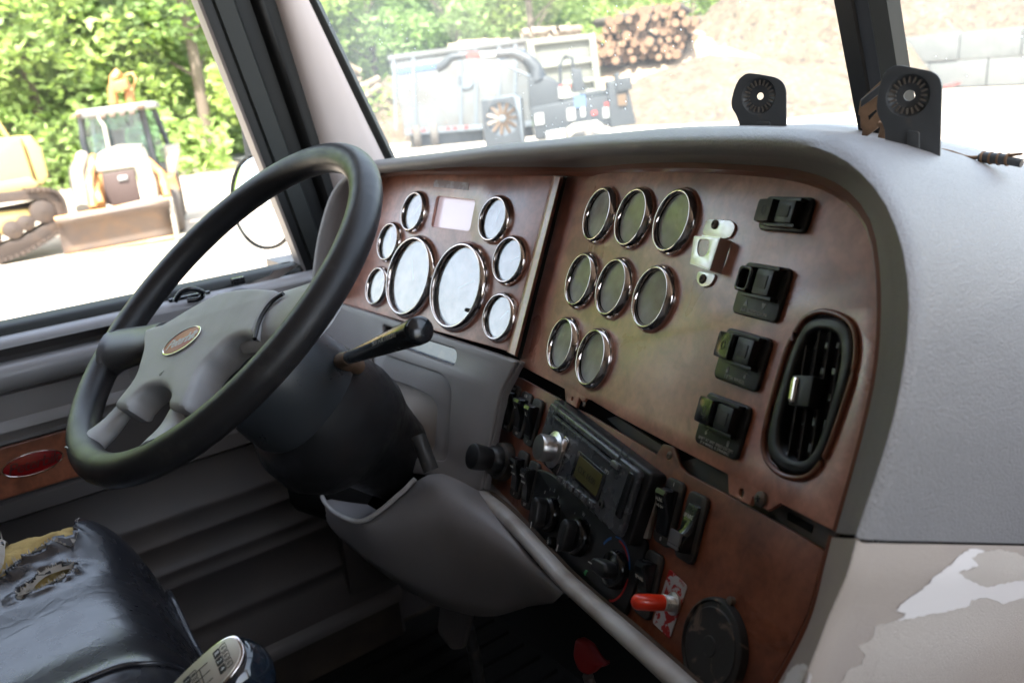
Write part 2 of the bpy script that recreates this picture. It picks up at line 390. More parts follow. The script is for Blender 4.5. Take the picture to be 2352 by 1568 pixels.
cabpart('dash_rear_shell', [((-.9, .70, -.62), (1.0, .05, .6))], M_DARKV)

# ------------------------------------------------------------------ dashboard
dash = thing('dashboard', 'worn truck dashboard with burl wood panels under a grey grained vinyl hood', 'dashboard', FR.w(0, 0, -.05))
rp = lambda pts, h=0: P2(FR, pts, h)
# right burl panel
R_OUT = [(1193, 822), (1298, 407), (1360, 400), (1450, 394), (1570, 393), (1700, 400), (1790, 408), (1850, 420), (1905, 440), (1950, 470), (1985, 512),
         (2003, 560), (2012, 620), (2016, 700), (2013, 790), (2002, 880), (1975, 1000), (1945, 1110), (1912, 1218),
         (1837, 1179), (1791, 1155), (1775, 1166), (1762, 1172), (1744, 1160), (1728, 1140), (1722, 1160), (1700, 1150), (1673, 1133), (1671, 1089), (1619, 1062), (1529, 1015),
         (1414, 953), (1358, 919), (1345, 915), (1338, 925), (1330, 912), (1322, 936), (1298, 921), (1297, 893), (1198, 841)]
VENT = [(1838, 750), (1858, 728), (1890, 716), (1925, 722), (1955, 740), (1968, 768), (1970, 810), (1960, 870), (1935, 950), (1910, 1020), (1890, 1062), (1862, 1092), (1828, 1098), (1790, 1085), (1762, 1052), (1756, 1010), (1768, 950), (1790, 870), (1812, 800)]
hole1 = circ(.0032, 10, *FR.px(1702, 1131)); hole2 = circ(.0024, 10, *FR.px(1314, 916))
plate('instrument_panel', [rp(R_OUT), rp(VENT), hole1, hole2], -.004, .004, M_WOOD, dash, T(0, 0, 0) if 0 else world_of(dash).inverted() @ FR.M, bevel=.0008)
D_ = lambda fr: world_of(dash).inverted() @ fr.M
# raised lip round the vent opening
vp = [FR.w(a, b, .001) for a, b in rp(VENT)]
tube('vent_lip', spline(vp, 3, True), .0022, M_WEDGE, dash, n=8, closed=True, world=True)
# left cluster panel and moulding
L_OUT = P2(FL, [(1270, 404), (1165, 806), (990, 757), (790, 697)]) + [(-.52, -.045), (-.55, 0), (-.53, .10), (-.50, .165)] + P2(FL, [(870, 401), (1000, 397), (1130, 398)])
SCR = P2(FL, [(1003, 450), (1092, 460), (1078, 531), (990, 520)])
plate('instrument_panel', [L_OUT, roundpoly(SCR, .006)], -.004, .004, M_WOOD, dash, D_(FL), bevel=.0008)
def strip(name, prs, hs, m, fr=FL, par=dash):
    rows = []
    for (a, b), h in zip(prs, hs):
        A = fr.px(*a, h); B = fr.px(*b, h); rows.append([fr.w(A[0] + (B[0] - A[0]) * t / 8, A[1] + (B[1] - A[1]) * t / 8, h) for t in range(9)])
    return grid(name, rows, m, par, world=True, smooth=25)
strip('centre_moulding', [((1270, 404), (1164, 808)), ((1271, 404), (1165, 808)), ((1277, 405), (1172, 811)), ((1283, 406), (1178, 814)), ((1287, 406), (1182, 816)), ((1294, 407), (1188, 820))], [-.003, .004, .0065, .006, .007, -.008], M_WOOD)
strip('panel_gap', [((1292, 405), (1186, 818)), ((1302, 408), (1197, 824))], [-.012, -.012], M_DARKV)
# screen in the cluster
sc = P2(FL, [(1011, 452), (1098, 462), (1083, 540), (996, 527)], -.008)
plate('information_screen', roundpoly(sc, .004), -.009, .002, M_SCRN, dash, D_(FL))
plate('screen_surround', roundpoly(P2(FL, [(995, 440), (1102, 450), (1088, 545), (980, 535)], -.01), .004), -.0125, .002, M_DARKV, dash, D_(FL))
plate('worn_label', P2(FL, [(999, 413), (1078, 420), (1075, 437), (995, 429)]), .0002, .0003, mat('worn_label', (.34, .25, .24), .4, var=[(50, (.48, .42, .44), .48, .55)]), dash, D_(FL))

# hood of the dashboard (soft vinyl): a sweep round the wood panels that runs on to the windshield
edgeL = [Vector(p) for p in ((-1.255, .538, -.33), (-1.262, .562, -.26), (-1.257, .59, -.19), (-1.24, .61, -.155), (-1.205, .624, -.138), (-1.12, .628, -.129), (-1.04, .629, -.126), (-.95, .630, -.122), (-.86, .630, -.119), (-.80, .632, -.117), (-.768, .637, -.117))]
edge = edgeL + [FR.w(*FR.px(x, y), 0) for x, y in [(1370, 400), (1450, 394), (1570, 393), (1700, 400), (1790, 408), (1850, 420), (1905, 440), (1950, 470), (1985, 512), (2003, 560), (2012, 620), (2016, 700), (2013, 790), (2002, 880), (1975, 1000), (1945, 1110), (1915, 1215)]]
ridL = [Vector(p) for p in ((-1.262, .50, -.30), (-1.268, .525, -.23), (-1.262, .552, -.168), (-1.240, .570, -.136), (-1.19, .578, -.120), (-1.10, .580, -.112), (-1.0, .582, -.104), (-.92, .583, -.097), (-.84, .584, -.090), (-.765, .583, -.085), (-.70, .578, -.080))]
rid = ridL + [FR.w(*FR.px(x, y, .058), .058) for x, y in [(1385, 337), (1450, 334), (1570, 330), (1700, 330), (1790, 332), (1860, 342), (1925, 366), (1975, 402), (2020, 452), (2050, 510), (2072, 580), (2084, 660), (2084, 740), (2075, 830), (2050, 960), (2010, 1090), (1962, 1232)]]
def sweep(edge, rid, ns, yfa, yfb, name, m, par, yend, okx=.7, lip=True, lip2=False):
    E = resample(spline(edge, 6), ns); Q = resample(spline(rid, 6), ns); rows = []; lips = []
    for i in range(ns):
        t = i / (ns - 1); e, q = E[i], Q[i]; d = q - e; out = -(E[min(i + 1, ns - 1)] - E[max(i - 1, 0)]).cross(nR).normalized()
        s = okx + max(-.3, .5 * (1 - 2 * max(0, out.x))); yf = Vector(yfa).lerp(Vector((yfa[0], 1, -.09 if lip2 else yfa[2])), min(1, max(0, (t - .56) / .08))).lerp(Vector(yfb), min(1, max(0, (t - .64) / .36)) ** 1.2)
        p = [e + out * .007 - nR * .004, e + out * .008 + nR * .006, e.lerp(q, .45) + out * .003, q - out * .006 - nR * .010, q - out * .0015 - nR * .003, q + out * .002 * s,
             q + out * .007 * s - nR * .004, q + out * .011 * s + yf * .014, q + out * .013 * s + yf * .035, q + out * .014 * s + yf * .07]
        L = yend - p[-1].y
        for k in (.25, .5, .75, 1): p.append(p[9] + yf * (L * k) + out * (.010 * k * max(0, out.x)))
        rows.append(p); lips.append([e - out * .002 - nR * .001, e + out * .002 + nR * .003, e + out * .008 + nR * .002])
    o = grid(name, rows, m, par, world=True, smooth=80)
    if lip: grid('panel_lip', lips, M_WEDGE, par, world=True, smooth=50)
    return o
sweep(edge, rid, 90, (0, 1, -.12), (.02, 1, -.43), 'dash_hood', M_PAD, dash, .84, lip2=True)
# lower side panel under the seam
edge2 = [FR.w(*FR.px(x, y), 0) for x, y in [(1906, 1226), (1890, 1290), (1862, 1400), (1820, 1490), (1775, 1568), (1690, 1700), (1600, 1850)]]
rid2 = [FR.w(*FR.px(x, y, .058), .058) for x, y in [(1964, 1240), (1942, 1320), (1902, 1412), (1872, 1490), (1838, 1568), (1760, 1720), (1650, 1900)]]
M_PEEL = mat('beige_vinyl', (.335, .28, .24), .5, grain=(500, .25, .0006), var=[(7, (.295, .245, .215), .5, .7)])
side = sweep(edge2, rid2, 40, (.02, 1, -.43), (.02, 1, -.43), 'side_panel', M_PEEL, dash, .84)
from mathutils.bvhtree import BVHTree
bv = BVHTree.FromPolygons([world_of(side) @ v.co for v in side.data.vertices], [tuple(f.vertices) for f in side.data.polygons])
def film(name, pts, m, off, jag=3.0):
    """thin torn film lying on the side panel: outline taken to the panel surface"""
    rj = random.Random(5); P = []
    for i, p in enumerate(pts):
        q = pts[(i + 1) % len(pts)]; L = math.hypot(q[0] - p[0], q[1] - p[1]); n = max(1, int(L / 6))
        for k in range(n): t = k / n; P.append((p[0] + (q[0] - p[0]) * t + rj.uniform(-jag, jag) * (k > 0), p[1] + (q[1] - p[1]) * t + rj.uniform(-jag, jag) * (k > 0)))
    bm = bmesh.new(); vs_ = [bm.verts.new((x, y, 0)) for x, y in P]; bm.faces.new(vs_); bmesh.ops.triangulate(bm, faces=bm.faces)
    for _ in range(3): bmesh.ops.subdivide_edges(bm, edges=[e for e in bm.edges if e.calc_length() > 22], cuts=1); bmesh.ops.triangulate(bm, faces=bm.faces)
    inv = world_of(dash).inverted()
    for v in bm.verts:
        d = ray(v.co.x, v.co.y).normalized(); loc, nn, ix, ds = bv.ray_cast(Vector((0, 0, 0)), d)
        if loc is None: loc = d * .62; nn = Vector((1, 0, 0))
        if nn.dot(d) > 0: nn = -nn
        v.co = inv @ (loc + nn * off)
    me = bpy.data.meshes.new(name); bm.to_mesh(me); bm.free(); return wrap(me, name, m, dash, smooth=0)
zz = lambda L: [(1568.8 + x * .3334, 1045 + y * .3334) for x, y in L]
M_FILM = mat('bare_peeled_foam', (.60, .55, .52), .6, bump=(700, .2, .0004))
M_GRN = mat('grainy_beige', (.46, .395, .34), .5, grain=(600, .6, .0009), var=[(5, (.50, .44, .385), .45, .7)])
film('worn_area', zz([(2380, 700), (2200, 650), (2050, 655), (1985, 700), (2030, 750), (1890, 810), (1990, 870), (1980, 990), (1900, 1050), (1600, 1110), (1465, 1135), (1320, 1170), (1310, 1240), (1270, 1280), (1195, 1310), (1250, 1370), (1230, 1440), (1130, 1480), (1100, 1545), (1060, 1640), (2380, 1640)]), M_GRN, .0003, 2.5)
film('peeled_patch', zz([(2380, 850), (2200, 880), (2100, 905), (1990, 870), (1890, 805), (2030, 755), (1980, 700), (2070, 655), (1985, 640), (1900, 680), (1850, 740), (1720, 830), (1690, 880), (1530, 990), (1460, 1065), (1530, 1080), (1465, 1135), (1600, 1110), (1750, 1085), (1900, 1050), (1970, 1030), (1980, 990), (2100, 980), (2200, 1020), (2260, 1000), (2380, 965)]), M_FILM, .0007, 2.6)
film('peeled_patch', zz([(700, 1560), (720, 1500), (790, 1440), (850, 1440), (878, 1500), (870, 1640), (660, 1640)]), M_FILM, .0006, 2.5)

# lower switch panel
Q_OUT = [(1197, 868), (1279, 912), (1306, 931), (1351, 950), (1507, 1043), (1523, 1019), (1548, 1025), (1562, 1070), (1578, 1087), (1671, 1136), (1724, 1166), (1837, 1229), (1893, 1264),
         (1858, 1400), (1815, 1490), (1772, 1568), (1690, 1700), (1560, 1600), (1440, 1470), (1300, 1340), (1190, 1215), (1130, 1160), (1104, 1130), (1120, 1060), (1160, 900), (1172, 860)]
plate('switch_panel', [P2(FQ, Q_OUT), circ(.003, 10, *FQ.px(1536, 1048))], -.004, .004, M_WOOD2, dash, D_(FQ), bevel=.0008)
boxes('dash_cavity', [((.20, -.02, -.075), (.66, .26, .004))], M_DARKV, dash, D_(FR))
plate('mounting_strip', P2(FQ, [(1560, 1060), (1600, 1050), (1690, 1098), (1760, 1150), (1800, 1150), (1925, 1215), (1900, 1262), (1700, 1165), (1570, 1095)], -.008), -.012, .003, M_RUST, dash, D_(FQ))
plate('mounting_strip', P2(FQ, [(1392, 960), (1412, 955), (1530, 1030), (1500, 1052), (1440, 1005)], -.02), -.024, .003, M_RUST, dash, D_(FQ))
plate('mounting_slot', P2(FQ, [(1806, 1175), (1862, 1205), (1858, 1222), (1804, 1192)], -.006), -.0085, .001, M_DARKV, dash, D_(FQ))
def screw(x, y, fr, h, r, par=None, mt=None, name='screw'):
    a, b = fr.px(x, y, h); V, Fc = lathe_mesh([(r, 0), (r * .95, r * .35), (r * .6, r * .55), (0.0001, r * .6)], 16)
    return pydata(name, V, Fc, mt or M_RUST, par, world_of(par).inverted() @ fr.M @ T(a, b, h), 40)
def cross(x, y, fr, h, r, par):
    a, b = fr.px(x, y, h); boxes('screw_slot', [((0, 0, r * .62), (r * .85, r * .18, r * .08)), ((0, 0, r * .62), (r * .18, r * .85, r * .08))], M_DARKV, par, world_of(par).inverted() @ fr.M @ T(a, b, h) @ RZ(25))
for (x, y, h, r) in ((1749, 1146, .0006, .0056), (1539, 1045, .0, .0034), (1343, 928, .0006, .0030)):
    screw(x, y, FR, h, r, dash); cross(x, y, FR, h, r, dash)
# knee trim below the cluster
KO = [(740, 685), (790, 698), (990, 763), (1100, 799), (1190, 829), (1178, 848), (1169, 868), (1153, 897), (1140, 950), (1120, 1040), (1106, 1128), (1040, 1110), (990, 1092), (900, 1080), (760, 1000)]
SLOT = [(880, 745), (976, 780), (1047, 802), (1052, 818), (1044, 841), (976, 817), (885, 785)]
REC = [(860, 860), (934, 886), (984, 909), (999, 933), (991, 1035), (870, 1000)]
REC2 = [(850, 800), (894, 819), (1017, 860), (1040, 890), (1030, 1060), (870, 1040)]
h1 = .010
plate('knee_trim', [roundpoly(P2(FL, KO, h1), .006), roundpoly(P2(FL, SLOT, h1), .008), roundpoly(P2(FL, REC, h1), .012)], h1 - .014, .010, M_PLAS, dash, D_(FL), bevel=.002)
plate('knee_trim', [roundpoly(P2(FL, KO, h1), .006), roundpoly(P2(FL, SLOT, h1), .008), roundpoly(P2(FL, REC2, h1), .016)], h1 - .004, .006, M_PLAS, dash, D_(FL), bevel=.0025)
plate('knee_backing', P2(FL, [(820, 720), (1070, 790), (1060, 870), (830, 800)], -.002), -.006, .002, mat('slot_window', (.05, .07, .11), .15, coat=.5, var=[(30, (.16, .15, .15), .5, .7)]), dash, D_(FL))
plate('knee_backing', P2(FL, [(840, 840), (1010, 890), (1000, 1050), (840, 1010)], -.004), -.012, .002, M_PEEL, dash, D_(FL))
# long rounded rail under the switch panel
rail = [(955, 1068), (985, 1084), (1050, 1108), (1120, 1150), (1180, 1203), (1240, 1268), (1300, 1333), (1370, 1396), (1440, 1458), (1510, 1520), (1575, 1580), (1680, 1680)]
M_RAIL = mat('rail_plastic', (.44, .42, .40), .38, bump=(700, .2, .0004), var=[(12, (.22, .17, .13), .5, .75)])
tube('dash_rail', spline([FR.w(*FR.px(x, y, .014), .014) for x, y in rail], 5), 0.0090, M_RAIL, dash, n=18, flat=.9, world=True)
gap = [(1010, 1078), (1110, 1128), (1150, 1155), (1210, 1210), (1320, 1330), (1460, 1450), (1600, 1575), (1700, 1665)]
tube('rail_grime', spline([FR.w(*FR.px(x, y, .004), .004) for x, y in gap], 5), .0055, mat('grime', (.07, .045, .03), .9, bump=(300, .6, .001)), dash, n=8, world=True)
# knee bolster hanging from the rail
top = [(742, 1122), (750, 1152), (782, 1182), (832, 1198), (880, 1172), (930, 1130), (985, 1094), (1110, 1162), (1180, 1224), (1240, 1292), (1300, 1354)]
mid = [(738, 1142), (752, 1186), (795, 1218), (848, 1240), (900, 1240), (955, 1228), (1015, 1222), (1090, 1232), (1160, 1268), (1220, 1312), (1290, 1366)]
bot = [(736, 1160), (760, 1212), (812, 1262), (868, 1308), (925, 1348), (980, 1380), (1035, 1400), (1095, 1414), (1150, 1412), (1205, 1394), (1270, 1385)]
def yrow(P, ys): return spline([hy(x, y, v) for (x, y), v in zip(P, ys)], 5)
A_ = yrow(top, (.40, .385, .375, .38, .40, .425, .45, .45, .44, .43, .42)); B_ = yrow(mid, (.39, .38, .375, .375, .38, .385, .39, .395, .40, .40, .405)); E_ = yrow(bot, (.39, .39, .395, .40, .41, .42, .43, .44, .44, .44, .42))
rows = []
for i in range(len(A_)):
    a, m_, e = A_[i], B_[i], E_[i]; r = [a + Vector((0, .05, -.01)), a + Vector((0, .008, .0)), a + Vector((0, -.002, -.002))]
    for k in range(1, 9): t = k / 8; r.append((a * (1 - t) + m_ * t) * (1 - t) + (m_ * (1 - t) + e * t) * t)
    r.append(e + Vector((0, .02, -.004))); r.append(e + Vector((0, .10, .01))); rows.append(r)
tube('bolster_lip', [p + Vector((0, -.003, .002)) for p in A_[:29]], .0035, M_RAIL, dash, n=8, world=True)  # paler than the bolster: the edge's highlight is put into its colour
grid('knee_bolster', rows, M_PLAS, dash, world=True, smooth=80)

# ------------------------------------------------------------------ gauges
def gauge_mesh(name, Rr, s, label, needle_deg, lensm=None):
    t = thing(name, label, 'gauge', None)
    prof = [(Rr + .0045 * s, -.001), (Rr + .0048 * s, .0015), (Rr + .003 * s, .0055 * s), (Rr + .001 * s, .0080 * s), (Rr, .0086 * s), (Rr - .0010 * s, .0082 * s), (Rr - .0018 * s, .0068 * s), (Rr - .0024 * s, .0048 * s)]
    lathe('bezel', prof, M_CHR, t, n=56, smooth=60)
    lathe('gauge_body', [(Rr - .0024 * s, .0048 * s), (Rr - .0030 * s, .0022), (Rr - .0034 * s, -.006 * s)], M_BLKG, t, n=48)
    plate('gauge_face', circ(Rr - .0035 * s, 40), -.008 * s, .001, M_FACE, t)
    a = R_(needle_deg); l = Rr * .62
    boxes('needle_glint', [((math.cos(a) * l * .35, math.sin(a) * l * .35, 0), (l, .0013 * s, .0006), Matrix.Rotation(a, 3, 'Z'))], M_NEED, t)  # pale needle also stands in for a streak of reflected light
    n_ = []
    lens = plate('lens', circ(Rr - .0027 * s, 48), .0030 * s, .0004, lensm or M_LENS, t)
    return t
gp = {}
Rg = [(-.668, .597, -.15), (-.596, .577, -.144), (-.522, .557, -.138), (-.671, .568, -.217), (-.599, .548, -.21), (-.524, .528, -.204), (-.675, .539, -.284), (-.602, .519, -.278)]
Lg = [(-1.084, .603, -.18), (-1.135, .582, -.227), (-1.139, .554, -.292), (-.879, .605, -.174), (-.827, .586, -.218), (-.819, .558, -.284)]
Rlab = ['chrome ringed round gauge at the top left of the right-hand wood panel', 'chrome gauge in the middle of the top row of three, right wood panel', 'chrome gauge reflecting grey white light, nearest the bottle opener',
        'chrome gauge at the left of the middle row with dull green reflection', 'dark chrome gauge in the centre of the middle row of three', 'chrome gauge at the right end of the middle row below the bottle opener',
        'chrome gauge at the left of the bottom pair above the black slot', 'chrome gauge with the brightest lime green reflection, right of the bottom pair']
Llab = ['small chrome gauge just left of the rectangular screen', 'small chrome gauge touching the upper left of the left large dial', 'lowest small chrome gauge left of the left large dial, beside the wheel rim',
        'small chrome gauge just right of the rectangular screen', 'small chrome gauge at the upper right of the right large dial', 'small chrome gauge at the lower right corner of the cluster panel']
g0 = gauge_mesh('gauge', .028, 1.0, Rlab[0], 40)
def gauge_at(src, fr, P, lab, grp, rot=0, first=False):
    q = Vector(P) - fr.o; a, b = q.dot(fr.u), q.dot(fr.v); M = fr.M @ T(a, b, .0004) @ RZ(rot)
    if first: src.matrix_basis = M; src['group'] = grp; return src
    return dup(src, M, lab, group=grp)
for i, P in enumerate(Rg): gauge_at(g0, FR, P, Rlab[i], 'round gauges on the right-hand wood panel', [0, -38, -38, -20, -38, -38, -10, 0][i], i == 0)
g2 = gauge_mesh('gauge', .028, 1.0, Llab[0], 40, M_LENS2)
for i, P in enumerate(Lg): gauge_at(g2, FL, P, Llab[i], 'small round gauges of the driver cluster', [20, 80, 30, 40, -10, 5][i], i == 0)
G1 = gauge_mesh('large_dial', .0562, 1.35, 'large chrome ringed dial at the left of the cluster, white with reflected sky', 120, M_LENS2)
gauge_at(G1, FL, (-1.048, .565, -.266), None, 'large dials of the driver cluster', 0, True)
G2_ = gauge_at(G1, FL, (-.922, .567, -.262), 'large chrome ringed dial with a small black reset stalk, right of the pair', 'large dials of the driver cluster', -95)
V, Fc = lathe_mesh([(.0001, .016), (.0022, .0155), (.0028, .013), (.0026, .008), (.004, .007), (.004, 0)], 14)
q_ = FL.px(1074, 712, .01); qq = FL.w(*q_, -.002)
pydata('reset_stalk', V, Fc, M_BLKG, G2_, world_of(G2_).inverted() @ Frame(qq, FL.u, FL.n).M, 40)
# ------------------------------------------------------------------ switches on the right panel
def icon_lock(par, x, y, z, s, open_=False):
    plate('lock_icon', circ(.0016 * s, 12, x, y, .8), z, .0003, M_GRYP, par)
    pts = [(x - .0009 * s, y + .001 * s, z + .0002), (x - .0009 * s, y + .0024 * s, z + .0002), (x, y + .0031 * s, z + .0002), (x + .0009 * s, y + .0024 * s, z + .0002)] + ([] if open_ else [(x + .0009 * s, y + .001 * s, z + .0002)])
    if open_: pts = [(a + .0016 * s, b, c) for a, b, c in pts]
    tube('lock_shackle', pts, .0003 * s, M_GRYP, par, n=6)
def plate_switch(corners, label, kind):
    cx, cy, w, h, a = rect_of(FR, corners, .004); fr = FR.sub(cx, cy, 0, a)
    t = thing('switch_plate', label, 'switch', fr, 'black switches with plates on the right wood panel')
    plate('base_plate', rrect(w, h, .005), .0002, .004, M_BLK, t, bevel=.0014)
    top = kind == 'plain'; H = h * (.80 if top else .60); yo = 0 if top else h * .16; W = w * .80
    # guard walls above and below the rocker
    for sgn in (1, -1):
        boxes('guard_wall', [((W * .10, yo + sgn * (H * .46), .007), (W * .84, .0028, .008))], M_BLK, t, bevel=.001)
    boxes('rocker_block', [((W * .24, yo, .0075), (W * .44, H * .80, .011))], M_BLK, t, bevel=.0025)
    boxes('rocker_block', [((W * .24, yo, .0132), (W * .26, H * .40, .0010))], M_DUST, t, bevel=.0005)
    # the lens side: raised slanted cap
    capm = M_BLKG if kind != 'plain' else M_DUST
    if kind == 'hollow':
        plate('rocker_cap', [rrect(W * .46, H * .80, .004), rrect(W * .30, H * .56, .003)], .003, .011, M_BLKG, t, T(-W * .24, yo, 0) @ RY(-7), bevel=.0015)
        boxes('empty_socket', [((0, 0, .006), (W * .34, H * .6, .002))], M_DARKV, t, T(-W * .24, yo, 0))
    else:
        boxes('rocker_cap', [((0, 0, .0085), (W * .50, H * .84, .013))], capm, t, T(-W * .24, yo, 0) @ RY(-9), bevel=.003)
        tube('pressed_oval', [(-W * .24 + .0026 * math.cos(k), yo + .0036 * math.sin(k), .0153 + .0004 * math.cos(k)) for k in [2 * math.pi * i / 12 for i in range(12)]], .0003, M_DUST, t, n=6, closed=True)
    yb = -h * .27; yt = -h * .40; z = .0044
    if kind == 'hollow':
        plate('arrow_icon', [(-w * .26, yb - .002), (-w * .17, yb - .002), (-w * .215, yb + .003)], z, .0003, M_GRYP, t)
        plate('arrow_icon', [(w * .13, yb + .003), (w * .22, yb + .003), (w * .175, yb - .002)], z, .0003, M_GRYP, t)
        text('lettering', 'AIR SUSPENSION', .0042, M_GRYP, t, T(0, yt, z))
    if kind == 'fifth':
        icon_lock(t, -w * .2, yb - .001, z, 1); icon_lock(t, w * .2, yb - .001, z, 1, True); text('lettering', 'FIFTH WHEEL', .0042, M_GRYP, t, T(0, yt, z))
    if kind == 'shift':
        icon_lock(t, -w * .26, yb + .001, z, 1, True); icon_lock(t, w * .26, yb - .001, z, 1); text('lettering', 'SHIFT AT ANY SPEED EXCEPT\nIF A WHEEL IS SPINNING', .0034, M_GRYP, t, T(0, yt - .0005, z), line=.9)
    return t
plate_switch([(1762, 448), (1867, 455), (1848, 538), (1738, 524)], 'black rocker switch without a label plate, topmost in the column of switches', 'plain')
plate_switch([(1712, 601), (1820, 616), (1779, 744), (1680, 716)], 'black switch plate reading AIR SUSPENSION with a broken hollow rocker', 'hollow')
plate_switch([(1669, 751), (1774, 778), (1735, 901), (1637, 866)], 'black switch plate with padlock icons reading FIFTH WHEEL', 'fifth')
plate_switch([(1624, 899), (1727, 934), (1689, 1058), (1593, 1013)], 'lowest black switch plate reading SHIFT AT ANY SPEED EXCEPT IF A WHEEL IS SPINNING', 'shift')
# ------------------------------------------------------------------ air vent
vc = [FR.px(*p, .002) for p in [(1889, 733), (1830, 1088), (1772, 1010), (1958, 790)]]
ax = Vector(vc[0]) - Vector(vc[1]); va = math.atan2(ax.y, ax.x) - math.pi / 2; cc = (Vector(vc[0]) + Vector(vc[1])) / 2
fv = FR.sub(cc.x, cc.y, -.002, va)
vent = thing('air_vent', 'oval black louvred air vent with a chrome tipped tab in the wood panel', 'air vent', fv)
VO = [(1840, 764), (1858, 740), (1890, 730), (1925, 733), (1950, 748), (1960, 776), (1961, 815), (1950, 870), (1926, 950), (1902, 1020), (1882, 1060), (1856, 1085), (1828, 1088), (1796, 1076), (1770, 1045), (1765, 1008), (1776, 950), (1796, 880), (1818, 810)]
vo = [fv.px(x, y, .004) for x, y in VO]; vo = [tuple(p)[:2] for p in spline([(a, b, 0) for a, b in vo], 3, True)]
cen = Vector((sum(p[0] for p in vo) / len(vo), sum(p[1] for p in vo) / len(vo)))
def scl(P, k, kx=None): return [(cen.x + (a - cen.x) * (kx or k), cen.y + (b - cen.y) * k) for a, b in P]
plate('vent_frame', [vo, scl(vo, .84, .70)], -.006, .012, M_BLK, vent, bevel=.0025)
plate('duct', vo, -.035, .001, M_DARKV, vent)
xs = [p[0] for p in vo]; ys = [p[1] for p in vo]; Wv = max(xs) - min(xs); Hv = max(ys) - min(ys)
vi = scl(vo, .86, .73)
def yspan(x):
    c = []
    for i in range(len(vi)):
        a, b = vi[i], vi[(i + 1) % len(vi)]
        if (a[0] - x) * (b[0] - x) < 0: c.append(a[1] + (b[1] - a[1]) * (x - a[0]) / (b[0] - a[0]))
    return (min(c), max(c)) if len(c) > 1 else None
for k in (-.30, -.10, .10, .30):
    x = cen.x + k * Wv * .78; s_ = yspan(x)
    if s_: boxes('slat', [((x, (s_[0] + s_[1]) / 2, -.002), (.0012, s_[1] - s_[0], .011), Matrix.Rotation(R_(22), 3, 'Y'))], M_DUST, vent)
for k in (-.34, -.17, 0, .17, .34):
    boxes('rear_louvre', [((cen.x, cen.y + k * Hv, -.016), (Wv * .62, .0014, .012), Matrix.Rotation(R_(30), 3, 'X'))], M_DUST, vent)
boxes('adjuster_tab', [((0, 0, .006), (Wv * .30, Hv * .20, .014))], M_BLK, vent, T(cen.x - Wv * .02, cen.y - Hv * .0, 0), bevel=.003)
plate('chrome_tip', rrect(Wv * .10, Hv * .17, Wv * .045), .0125, .002, M_CHR, vent, T(cen.x - Wv * .10, cen.y, 0), bevel=.0008)
# ------------------------------------------------------------------ bottle opener on the panel
bo = thing('bottle_opener', 'shiny chrome bottle opener screwed to the wood panel beside the top gauges', 'bottle opener', FR.w(*FR.px(1640, 580), 0))
B_ = world_of(bo).inverted() @ FR.M
hh = .013
body = P2(FR, [(1594, 541), (1612, 543), (1652, 547), (1629, 619), (1585, 604)], hh)
slot = P2(FR, [(1606, 549), (1631, 551), (1627, 575), (1617, 590), (1605, 588), (1601, 572)], hh)
plate('opener_front', [roundpoly(body, .0015), roundpoly(slot, .004)], hh - .0012, .0014, M_STEEL, bo, B_, bevel=.0004)
def wallq(a, b, ha, hb, name, m, frr=FR, par=bo, a2=None, b2=None):
    A = frr.px(*a, ha); B = frr.px(*b, ha); A2 = A if a2 is None else frr.px(*a2, hb); B2 = B if b2 is None else frr.px(*b2, hb); off = .0006
    V = [frr.w(*A, ha), frr.w(*B, ha), frr.w(*B2, hb), frr.w(*A2, hb)]; n = (V[1] - V[0]).cross(V[2] - V[0]).normalized() * off
    return pydata(name, [v + n for v in V] + [v - n for v in V], [(0, 1, 2, 3), (7, 6, 5, 4), (0, 4, 5, 1), (1, 5, 6, 2), (2, 6, 7, 3), (3, 7, 4, 0)], m, par, world=True)
wallq((1652, 547), (1629, 619), hh, 0.001, 'opener_side', M_STEEL)
wallq((1585, 604), (1629, 619), hh, 0.001, 'opener_foot_wall', M_STEEL)
wallq((1612, 541), (1654, 547), hh, 0.001, 'opener_top_wall', M_STEEL)
plate('mounting_tab', roundpoly(P2(FR, [(1625, 503), (1680, 506), (1690, 520), (1678, 545), (1640, 552), (1612, 535)], .002), .004), .0005, .0016, M_STEEL, bo, B_, bevel=.0004)
plate('mounting_tab', roundpoly(P2(FR, [(1602, 622), (1645, 630), (1632, 655), (1612, 660), (1599, 645)], .002), .004), .0005, .0016, M_STEEL, bo, B_, bevel=.0004)
for (x, y) in ((1643, 516), (1615, 641)): screw(x, y, FR, .002, .0042, bo); cross(x, y, FR, .002, .0042, bo)
